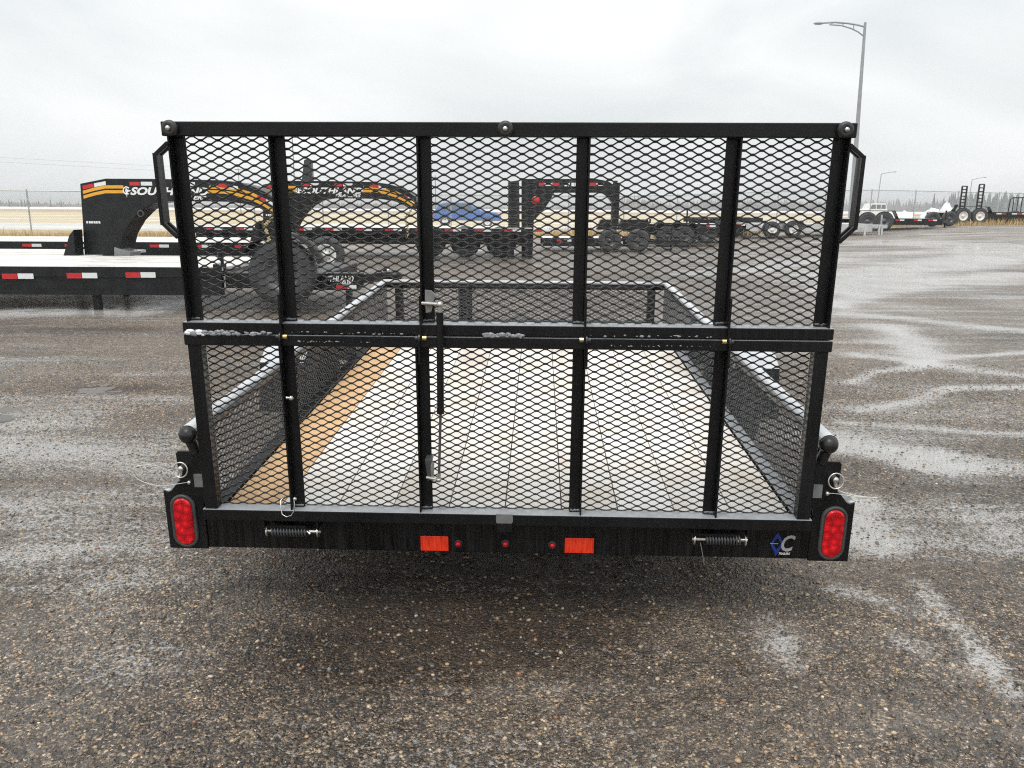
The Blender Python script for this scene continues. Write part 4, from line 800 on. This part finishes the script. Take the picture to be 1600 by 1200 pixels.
for i in range(12):
    xx = xa + 0.35 + i*0.72
    for j, m_ in ((0, 'tape_red'), (1, 'tape_white')): q = MB(); q.box((xx + j*0.2, 19.492, 0.79), (xx + 0.2 + j*0.2, 19.502, 0.845)); q.build('reflective_tape', m_, t5, b5)
for px in (672, 727, 783): wheel(t5, b5, (W(px, 390, 19.9)[0], 20.05, gz(W(px, 390, 19.9)[0], 20) + 0.385), 0.385, 0.25)
for px in (750.5, 801): 
    a = W(px, 390, 19.6); bx(t5, b5, 'spring_hanger', 'white_print', (a[0] - 0.06, 19.62, a[2] - 0.035), (a[0] + 0.06, 19.70, a[2] + 0.035))
for px in (798, 826): x = W(px, 400, 19.3)[0]; bx(t5, b5, 'landing_leg', 'black_metal', (x - 0.08, 19.6, gz(x, 19.6) - 0.02), (x + 0.08, 19.74, 0.80))
cp = [W(x, y, Y5 + 0.1) for x, y in ((962, 314), (968, 326), (962, 340), (965, 352))]; mb = MB()
for (a, b_) in zip(cp[:-1], cp[1:]):
    for k in range(5): q0 = Vector(a).lerp(Vector(b_), k/5); q1 = Vector(a).lerp(Vector(b_), (k+0.95)/5); mb.bar(q0, q1, 0.07 if k % 2 else 0.03, 0.03 if k % 2 else 0.07)
ch = mb.build('safety_chain', 'chain_gold', t5, b5); ch['kind'] = 'stuff'

# ---- small low trailers towards the right
def low_trailer(name, label, px0, px1, Y, ztop, h, depth, deck, wheels, r, tapes, tongue=None, rail='black_metal', fender=True, rim='rim_grey'):
    x0, x1 = W(px0, 370, Y)[0], W(px1, 370, Y)[0]; g = gz((x0+x1)/2, Y); base = ((x0+x1)/2, Y, g)
    t = thing(name, label, 'trailer', base)
    planks(t, base, x0, x1, Y + 0.05, Y + depth, ztop, 6, deck); bx(t, base, 'side_rail', rail, (x0, Y, ztop - h), (x1, Y + 0.048, ztop + 0.01), 0.004); bx(t, base, 'side_rail', rail, (x0, Y + depth, ztop - h), (x1, Y + depth + 0.05, ztop + 0.01), 0.004)
    for px in wheels:
        x = W(px, 370, Y)[0]; zc = gz(x, Y) + r; wheel(t, base, (x, Y - 0.16, zc), r, 0.22, rim, 0.55, 24)
    if fender and wheels:
        xs = [W(p_, 370, Y)[0] for p_ in wheels]; a, b_ = min(xs) - r*1.15, max(xs) + r*1.15; zt = gz(xs[0], Y) + 2*r + 0.06
        pr = [(a - 0.10, zt - 0.32), (a + 0.08, zt), (b_ - 0.08, zt), (b_ + 0.10, zt - 0.32), (b_ + 0.075, zt - 0.32), (b_ - 0.09, zt - 0.025), (a + 0.09, zt - 0.025), (a - 0.075, zt - 0.32)]
        MB().prism(pr[::-1], Y - 0.30, Y - 0.005).build('fender', rail, t, base)
    for a, b_, r_ in tapes: 
        xa, xb = W(a, 370, Y)[0], W(b_, 370, Y)[0]; q = MB(); q.box((xa, Y - 0.006, ztop - 0.09), (xb, Y + 0.001, ztop - 0.03)); q.build('reflective_tape', 'tape_red' if r_ == 1 else 'tape_white', t, base)
    if tongue:
        xe = W(tongue, 370, Y)[0]; xs = x1 if xe > x1 else x0; ym = Y + depth/2
        mb = MB(); mb.bar((xs, Y + 0.3, ztop - 0.1), (xe, ym, ztop - 0.12), 0.08, 0.12); mb.bar((xs, Y + depth - 0.3, ztop - 0.1), (xe, ym, ztop - 0.12), 0.08, 0.12); mb.build('tongue', rail, t, base)
        xj = xs + (xe - xs)*0.75; mb = MB().cyl((xj, ym - 0.05, gz(xj, ym)), (xj, ym - 0.05, ztop + 0.35), 0.035, 10); mb.build('jack', 'black_metal' if rail == 'black_metal' else 'galvanised', t, base)
    return t, base
t7, b7 = low_trailer('equipment_trailer', 'low black trailer with pale deck seen through the plain gooseneck arch', 848, 1010, 23.2, 0.50, 0.22, 1.9, 'board_white', (), 0.33, ((870, 882, 1), (882, 893, 0), (930, 941, 1), (978, 985, 0), (985, 996, 1)), 1075)
for x0_, x1_ in ((936, 962), (968, 1016)):
    P = [(x0_ - 4, 359), (x0_ + 3, 343), (x1_ - 4, 343), (x1_, 350), (x1_ + 3, 359)]; MB().prism(pxpoly(P[::-1], 23.4), 23.4, 23.7).build('fender', 'black_metal', t7, b7)
for px in (949, 992): x = W(px, 370, 23.6)[0]; wheel(t7, b7, (x, 23.0, gz(x, 23.0) + 0.33), 0.33, 0.2)
mb = MB()
for i in range(6): a = W(950 + i*4, 381, 23.19); mb.box((a[0], 23.185, a[2]), (a[0] + 0.055, 23.195, a[2] + 0.07))
mb.build('small_decal', 'white_print', t7, b7)
low_trailer('tilt_trailer', 'small black trailer with red and white tape between the plain gooseneck and the silver trailer', 1030, 1145, 29.0, 0.62, 0.25, 1.8, 'board_white', (1075, 1102), 0.33, ((1030, 1041, 1), (1041, 1050, 0), (1060, 1069, 1), (1069, 1077, 0), (1130, 1138, 1)), 1018)
low_trailer('car_hauler', 'black car hauler deck behind the gap right of the plain gooseneck coupler', 985, 1130, 26.3, 0.86, 0.30, 1.8, 'board_white', (1040, 1066), 0.36, ((990, 999, 1), (999, 1008, 0), (1100, 1108, 1), (1108, 1117, 0)), 960)
low_trailer('dump_trailer', 'dark low trailer between two posts, just left of the silver trailer', 1090, 1190, 33.5, 0.98, 0.42, 1.8, 'black_metal', (1120, 1145), 0.36, ((1098, 1105, 1), (1105, 1112, 0)), 1075)
t9, b9 = low_trailer('aluminium_trailer', 'silver aluminium trailer with two wheels behind the right end of the gate', 1165, 1362, 31.5, 0.80, 0.30, 2.0, 'board_white', (1203, 1236), 0.33, ((1157, 1163, 0), (1150, 1157, 1)), 1402, 'aluminium', True, 'rim_white')
for px in (1351, 1373, 1377.5):
    x = W(px, 350, 31.4)[0]; bx(t9, b9, 'stand', 'aluminium', (x - 0.035, 31.3, gz(x, 31.3) - 0.02), (x + 0.035, 31.37, 0.72))
x0 = W(1362, 338, 31.4)[0]; x1 = W(1380, 338, 31.4)[0]; bx(t9, b9, 'drop_bar', 'aluminium', (x0, 31.3, 0.72), (x1, 31.36, 0.79))
t10, b10 = low_trailer('equipment_trailer', 'black trailer with a large tyre under a boxy fender, right of the gate handle', 1340, 1470, 34.3, 0.98, 0.26, 2.0, 'board_white', (1350, 1375.5), 0.40, ((1396, 1403, 1), (1403, 1410, 0), (1425, 1431, 1), (1431, 1437, 0), (1447, 1455, 1), (1455, 1461, 0)), 1500)
for px in (1458, 1484): x = W(px, 350, 36.5)[0]; wheel(t10, b10, (x, 36.6, gz(x, 36.6) + 0.33), 0.33, 0.22)
t11, b11 = low_trailer('ramp_trailer', 'black trailer with two ladder ramps standing up and white rimmed wheels', 1478, 1640, 40.0, 1.24, 0.30, 2.1, 'board_white', (1497, 1523), 0.40, ((1479, 1486, 1), (1486, 1493, 0), (1552, 1560, 0), (1560, 1567, 1), (1576, 1584, 0), (1584, 1592, 1), (1592, 1600, 0)), None, rim='rim_white')
for pa, pb in (((1503, 327), (1507.5, 291)), ((1529, 327), (1534.5, 288))):
    a, b_ = Vector(W(*pa, 41.0)), Vector(W(*pb, 41.0)); w = Vector((0.20, 0, 0)); mb = MB(); mb.bar(a - w*0.6, b_ - w*0.6, 0.06, 0.06); mb.bar(a + w*0.6, b_ + w*0.6, 0.06, 0.06)
    for k in range(8): q = a.lerp(b_, k/7); mb.bar(q - w*0.6, q + w*0.6, 0.05, 0.05)
    mb.build('ladder_ramp', 'black_metal', t11, b11)
mb = MB().cyl(W(1491, 333, 39.6), W(1493, 320, 39.6), 0.05, 8); mb.bar(W(1486, 331, 39.6), W(1496, 320, 39.6), 0.08, 0.08); mb.build('winch_post', 'black_metal', t11, b11)
x = W(1490, 350, 39.6)[0]; bx(t11, b11, 'jack', 'black_metal', (x - 0.06, 39.5, gz(x, 39.5) - 0.02), (x + 0.06, 39.6, 1.0))
Yc = 42.8; xa = W(1576, 330, Yc)[0]; bc = (xa + 1.5, Yc, gz(xa + 1.5, Yc)); t12 = thing('caged_trailer', 'black trailer with an upright barred gate at the far right edge', 'trailer', bc)
z0, z1 = 0.75, W(1590, 309, Yc)[2]
bx(t12, bc, 'bed', 'black_metal', (xa - 0.6, Yc, z0), (xa + 3.5, Yc + 1.8, z0 + 0.45), 0.02)
P = [(xa, Yc + 0.05, z0 + 0.45), (xa + 0.04, Yc + 0.05, z1 - 0.1), (xa + 0.14, Yc + 0.05, z1), (xa + 3.2, Yc + 0.05, z1 + 0.05)]; MB().tube(P, 0.03, 8).build('gate_hoop', 'black_metal', t12, bc)
for i in range(1, 13): MB().cyl((xa + i*0.22, Yc + 0.05, z0 + 0.44), (xa + i*0.22, Yc + 0.05, z1), 0.022, 6).build('gate_bar', 'black_metal', t12, bc)
for px in (1580, 1606): x = W(px, 350, Yc)[0]; wheel(t12, bc, (x, Yc - 0.16, gz(x, Yc) + 0.34), 0.34, 0.22)

# ------------------------------------------------------------------ chain link fence
def fy(x): return 41.5 + 0.29*x
fx0, fx1 = W(47, 340, 35.4)[0] - 21.0, 52.0; FH = 1.85
fb = (0.0, fy(0.0), float(gbase(0, fy(0)))); fence = thing('chain_link_fence', 'long galvanised chain link fence between the trailer yard and the field', 'fence', fb)
def fz(x): return float(gbase(x, fy(x)))
xs = np.arange(fx0, fx1 + 0.1, 3.0)
postm = None
for x in xs:
    if postm is None:
        po = MB().cyl((0, 0, -0.05), (0, 0, FH + 0.05), 0.032, 8).ball((0, 0, FH + 0.05), 0.038, 8, 5).build('post', 'galvanised', fence); postm = po
    else: po = postm.copy(); C.objects.link(po)
    po.location = (x - fb[0], fy(x) - fb[1], fz(x) - fb[2])
MB().tube([(x, fy(x), fz(x) + FH) for x in xs], 0.024, 6).build('top_rail', 'galvanised', fence, fb)
mb = MB(); d = 0.075; step = np.arange(fx0, fx1 - FH, d)
for x in step:
    for s in (1, -1):
        xa, xb = (x, x + FH*0.96) if s > 0 else (x + FH*0.96, x)
        p = Vector((xa, fy(xa) + 0.03, fz(xa) + 0.04)); q = Vector((xb, fy(xb) + 0.03, fz(xb) + FH)); w = 0.0034
        mb.add([p + Vector((-w, 0, 0)), p + Vector((w, 0, 0)), p + Vector((0, w*1.7, 0)), q + Vector((-w, 0, 0)), q + Vector((w, 0, 0)), q + Vector((0, w*1.7, 0))], [(0, 1, 4, 3), (1, 2, 5, 4), (2, 0, 3, 5)])
wm = mb.build('wire_mesh', 'galvanised', fence, fb); wm['kind'] = 'stuff'

# ------------------------------------------------------------------ lamps, poles, cables
def ground_at(px, Y): x = W(px, 330, Y)[0]; return float(gbase(x, Y))
Yp = 44.0; pb = W(1331, 330, Yp); pt = W(1352, 35, Yp); gp = ground_at(1331, Yp)
lp = thing('street_lamp', 'tall grey street lamp with a double curved arm at the upper right', 'lamp', (pb[0], Yp, gp))
off = (pb[0], Yp, gp); foot = Vector((pb[0] - 0.02, Yp, gp)); top = Vector((pt[0], Yp, pt[2]))
MB().cyl(foot, top, 0.15, 12, 0.065).cyl(foot, foot + Vector((0, 0, 0.12)), 0.24, 12).build('pole', 'lamp_grey', lp, off)
def arc(pts, Y, r, n=6): return MB().tube([W(x, y, Y) for x, y in pts], r, n)
arm = arc([(1351, 42), (1340, 39), (1325, 36.5), (1305, 35), (1284, 36)], Yp, 0.045); arm.tube([W(x, y, Yp) for x, y in ((1350, 57), (1341, 50), (1330, 44.5), (1315, 40), (1296, 38.5))], 0.035, 6)
for x, ya, yb in ((1334, 37.8, 46.3), (1317, 36, 40.5), (1300, 35.4, 38.7)): arm.cyl(W(x, ya, Yp), W(x, yb, Yp), 0.022, 6)
ar = arm.build('arm', 'lamp_grey', lp, off)
MB().ball(W(1279, 36.6, Yp), 0.27, 12, 6, (1, 0.5, 0.28)).build('lamp_head', 'lamp_grey', lp, off)
for px, py, pe, pye, Y, lab in ((1377, 272, 1398, 268.5, 130.0, 'small distant street lamp left of the ladder ramps'), (1519, 281, 1539, 277, 150.0, 'small distant street lamp between the ladder ramps')):
    a = W(px, py, Y); fo = (a[0] - 0.2, Y, float(gbase(a[0], Y))); l2 = thing('street_lamp', lab, 'lamp', fo)
    MB().cyl(fo, a, 0.10, 8, 0.06).build('pole', 'lamp_grey', l2, fo); MB().tube([a, W((px+pe)/2, (py+pye)/2 - 0.6, Y), W(pe, pye, Y)], 0.05, 5).ball(W(pe, pye, Y), 0.3, 8, 5, (1, 0.5, 0.3)).build('arm', 'lamp_grey', l2, fo)
for px, py, Y, lab in ((456, 206, 95.0, 'thin tall pole above the second striped gooseneck'), (680, 274, 110.0, 'thin pole rising above the blue car'), (372, 262, 120.0, 'thin short pole above the first gooseneck arch'), (962, 305, 120.0, 'thin pole right of the plain gooseneck')):
    a = W(px, py, Y); fo = (a[0], Y, float(gbase(a[0], Y))); o = thing('utility_pole', lab, 'pole', fo)
    MB().cyl(fo, a, 0.07, 6, 0.05).build('shaft', 'timber_pole', o, fo); q = MB(); q.box((a[0] - 0.5, Y - 0.04, a[2] - 0.35), (a[0] + 0.5, Y + 0.04, a[2] - 0.25)); q.build('cross_arm', 'timber_pole', o, fo)
for dy, lab in ((0.0, 'upper overhead cable crossing the sky at left'), (7.0, 'lower overhead cable crossing the sky at left')):
    pts = [W(x, y + dy, 110.0) for x, y in ((-500, 218), (-250, 231), (0, 246), (230, 258.5), (450, 268), (680, 276))]
    tag(MB().tube(pts, 0.018, 5).build('overhead_cable', 'galvanised'), lab, 'cable', 'overhead cables')

# ------------------------------------------------------------------ vehicles beyond the fence
def car(name, label, px0, px1, Y, body, h, flip=False, boxy=False):
    x0, x1 = W(px0, 340, Y)[0], W(px1, 340, Y)[0]; l = x1 - x0; g = float(gbase((x0+x1)/2, Y)); base = ((x0+x1)/2, Y, g)
    t = thing(name, label, 'car', base)
    if boxy: prof = [(0.0, 0.25), (0.0, 0.62), (0.04, 0.66), (0.07, 0.98), (0.10, 1.0), (0.66, 1.0), (0.75, 0.68), (0.97, 0.62), (1.0, 0.52), (1.0, 0.25)]
    else: prof = [(0.0, 0.28), (0.0, 0.60), (0.03, 0.66), (0.10, 0.93), (0.20, 1.0), (0.50, 0.99), (0.70, 0.68), (0.94, 0.58), (1.0, 0.46), (1.0, 0.25)]
    f = (lambda q: 1 - q) if flip else (lambda q: q)
    P = [(x0 + f(u)*l, g + z*h) for u, z in prof]
    if not flip: P = P[::-1]
    MB().prism(P, Y, Y + 1.75).build('body', body, t, base, 0.06)
    wn_ = [[(0.13, 0.68), (0.16, 0.92), (0.34, 0.93), (0.34, 0.68)], [(0.37, 0.68), (0.37, 0.93), (0.50, 0.92), (0.62, 0.68)]] if not boxy else [[(0.09, 0.68), (0.11, 0.93), (0.26, 0.93), (0.26, 0.68)], [(0.29, 0.68), (0.29, 0.93), (0.44, 0.93), (0.44, 0.68)], [(0.47, 0.68), (0.47, 0.93), (0.63, 0.93), (0.70, 0.68)]]
    for wv in wn_:
        P = [(x0 + f(u)*l, g + z*h) for u, z in wv]; MB().prism(P if flip else P[::-1], Y - 0.012, Y + 0.01).build('window', 'car_glass', t, base)
    for u in (0.18, 0.80): wheel(t, base, (x0 + f(u)*l, Y + 0.08, g + 0.33), 0.33, 0.22, 'rim_white', 0.6, 18)
    q = MB(); xx = x0 + f(0.0)*l; q.box((xx - 0.03, Y - 0.01, g + h*0.48), (xx + 0.12, Y + 0.25, g + h*0.58)); q.build('tail_lamp', 'tape_red', t, base)
    return t
car('blue_car', 'blue car on the road beyond the fence, left of the plain gooseneck', 676, 783, 52.0, 'car_blue', 1.55)
car('white_van', 'white vehicle behind the fence just right of the gate handle', 1346, 1386, 85.0, 'car_white', 1.7, True, True)

# ------------------------------------------------------------------ snow heaps, grass, far woods
def heap(px0, px1, py, Y, lab):
    x0, x1 = W(px0, py, Y)[0], W(px1, py, Y)[0]; g = float(gbase((x0+x1)/2, Y)); zt = W((px0+px1)/2, py, Y)[2]; n, m_ = 26, 10; vs_ = []; fs = []
    for j in range(m_+1):
        for i in range(n+1):
            u, v_ = i/n*2 - 1, j/m_*2 - 1; k = max(0, 1 - u*u - v_*v_*0.9)
            x, y = (x0+x1)/2 + u*(x1-x0)/2, Y + v_*1.6
            vs_.append((x, y, g - 0.1 + (zt - g + 0.1)*k**0.6*(0.75 + 0.8*float(vnoise(np.array(x*0.9), np.array(y*1.3), 40)) + 0.5*float(vnoise(np.array(x*3), np.array(y*3), 41)))))
    for j in range(m_): fs += [(j*(n+1)+i, j*(n+1)+i+1, (j+1)*(n+1)+i+1, (j+1)*(n+1)+i) for i in range(n)]
    o = MB().add(vs_, fs, True).build('snow_heap', 'snow'); tag(o, lab, 'snow', 'snow heaps beyond the fence')
heap(1388, 1432, 324, 62, 'low lumpy snow heap beyond the fence right of the white vehicle')
heap(1443, 1466, 322.5, 66, 'small peaked snow heap beyond the fence in the middle of the three')
heap(1468, 1498, 317, 66, 'tallest snow heap beyond the fence beside the ladder ramps')
def blades(name, n, xr, off0, off1, h0, h1, label):
    r = np.random.default_rng(11); x = r.uniform(*xr, n); y = edge_y(x) + off0 + (off1 - off0)*r.uniform(0, 1, n)**1.3
    h = r.uniform(h0, h1, n)*(0.6 + 0.8*(vnoise(x*0.5, y*0.5, 50) + 0.5)); z = gbase(x, y) - 0.03
    a = r.uniform(0, 2*pi, n); w = r.uniform(0.012, 0.03, n); lx, ly = r.normal(0, 0.25, n)*h, r.normal(0, 0.25, n)*h
    p0 = np.stack([x - w*np.cos(a), y - w*np.sin(a), z], -1); p1 = np.stack([x + w*np.cos(a), y + w*np.sin(a), z], -1); p2 = np.stack([x + lx, y + ly, z + h], -1)
    co = np.stack([p0, p1, p2], 1).reshape(-1, 3); me = bpy.data.meshes.new(name); me.from_pydata(co.tolist(), [], np.arange(3*n).reshape(-1, 3).tolist()); me.update(); me.materials.append(MATS['grass_dry'])
    o = bpy.data.objects.new(name, me); C.objects.link(o); tag(o, label, 'grass', kind='stuff')
blades('dry_grass', 26000, (-30, 40), -0.3, 5.0, 0.10, 0.42, 'tan dry grass along the edge of the gravel yard')
def woods():
    r = random.Random(3); bare, con = MB(), MB()
    def spike(mb, x, y, z, h, w, n=4):
        mb.add([(x + w*cos(2*pi*k/n), y + w*sin(2*pi*k/n), z) for k in range(n)] + [(x + r.uniform(-.2, .2), y, z + h)], [(k, (k+1) % n, n) for k in range(n)])
    for _ in range(7000):
        x = r.uniform(-520, 560); y = r.uniform(400, 470); g = 0.0
        lift = 2.2 + 3.2*float(S(x, -40, 140)); k = 0.80 + 1.3*(float(vnoise(np.array(x*0.045), np.array(1.0), 60)) + 0.6*float(vnoise(np.array(x*0.2), np.array(2.0), 61)))
        spike(bare, x, y, -1.0, max(1.5, lift*k*r.uniform(0.7, 1.25)) + 1.0, r.uniform(0.5, 1.5))
    for _ in range(520):
        x = r.choice([r.uniform(215, 262), r.uniform(268, 420), r.uniform(268, 420), r.uniform(-500, -200)]); y = r.uniform(385, 440)
        if x > 0 and float(vnoise(np.array(x*0.06), np.array(9.0), 62)) < -0.05: continue
        h = r.uniform(5.5, 10.5) if x > 0 else r.uniform(2.5, 4.5)
        for j in range(3): spike(con, x, y, -0.5 + h*0.25*j, h*(1 - 0.25*j) + 0.3, (1.25 - 0.3*j)*h/8, 6)
    a = bare.build('far_woods', 'wood_far'); tag(a, 'grey bare woods along the horizon', 'woods', kind='stuff')
    b2 = con.build('far_conifers', 'conifer_far'); tag(b2, 'dark pointed conifers on the horizon at right', 'conifers', kind='stuff')
woods()

# ------------------------------------------------------------------ damp air
hz = bpy.data.materials.new('haze'); hz.use_nodes = True; ht = hz.node_tree; ht.nodes.clear()
pv = ht.nodes.new('ShaderNodeVolumePrincipled'); pv.inputs['Color'].default_value = (0.93, 0.95, 0.96, 1); pv.inputs['Density'].default_value = 0.0007; pv.inputs['Anisotropy'].default_value = 0.1
ho = ht.nodes.new('ShaderNodeOutputMaterial'); ht.links.new(pv.outputs[0], ho.inputs['Volume']); MATS['haze'] = hz
mb = MB(); mb.box((-1600, -80, -2.2), (1600, 2600, 14.0)); hzo = mb.build('haze', 'haze'); tag(hzo, 'thin grey damp air over the whole yard', 'haze', kind='stuff')
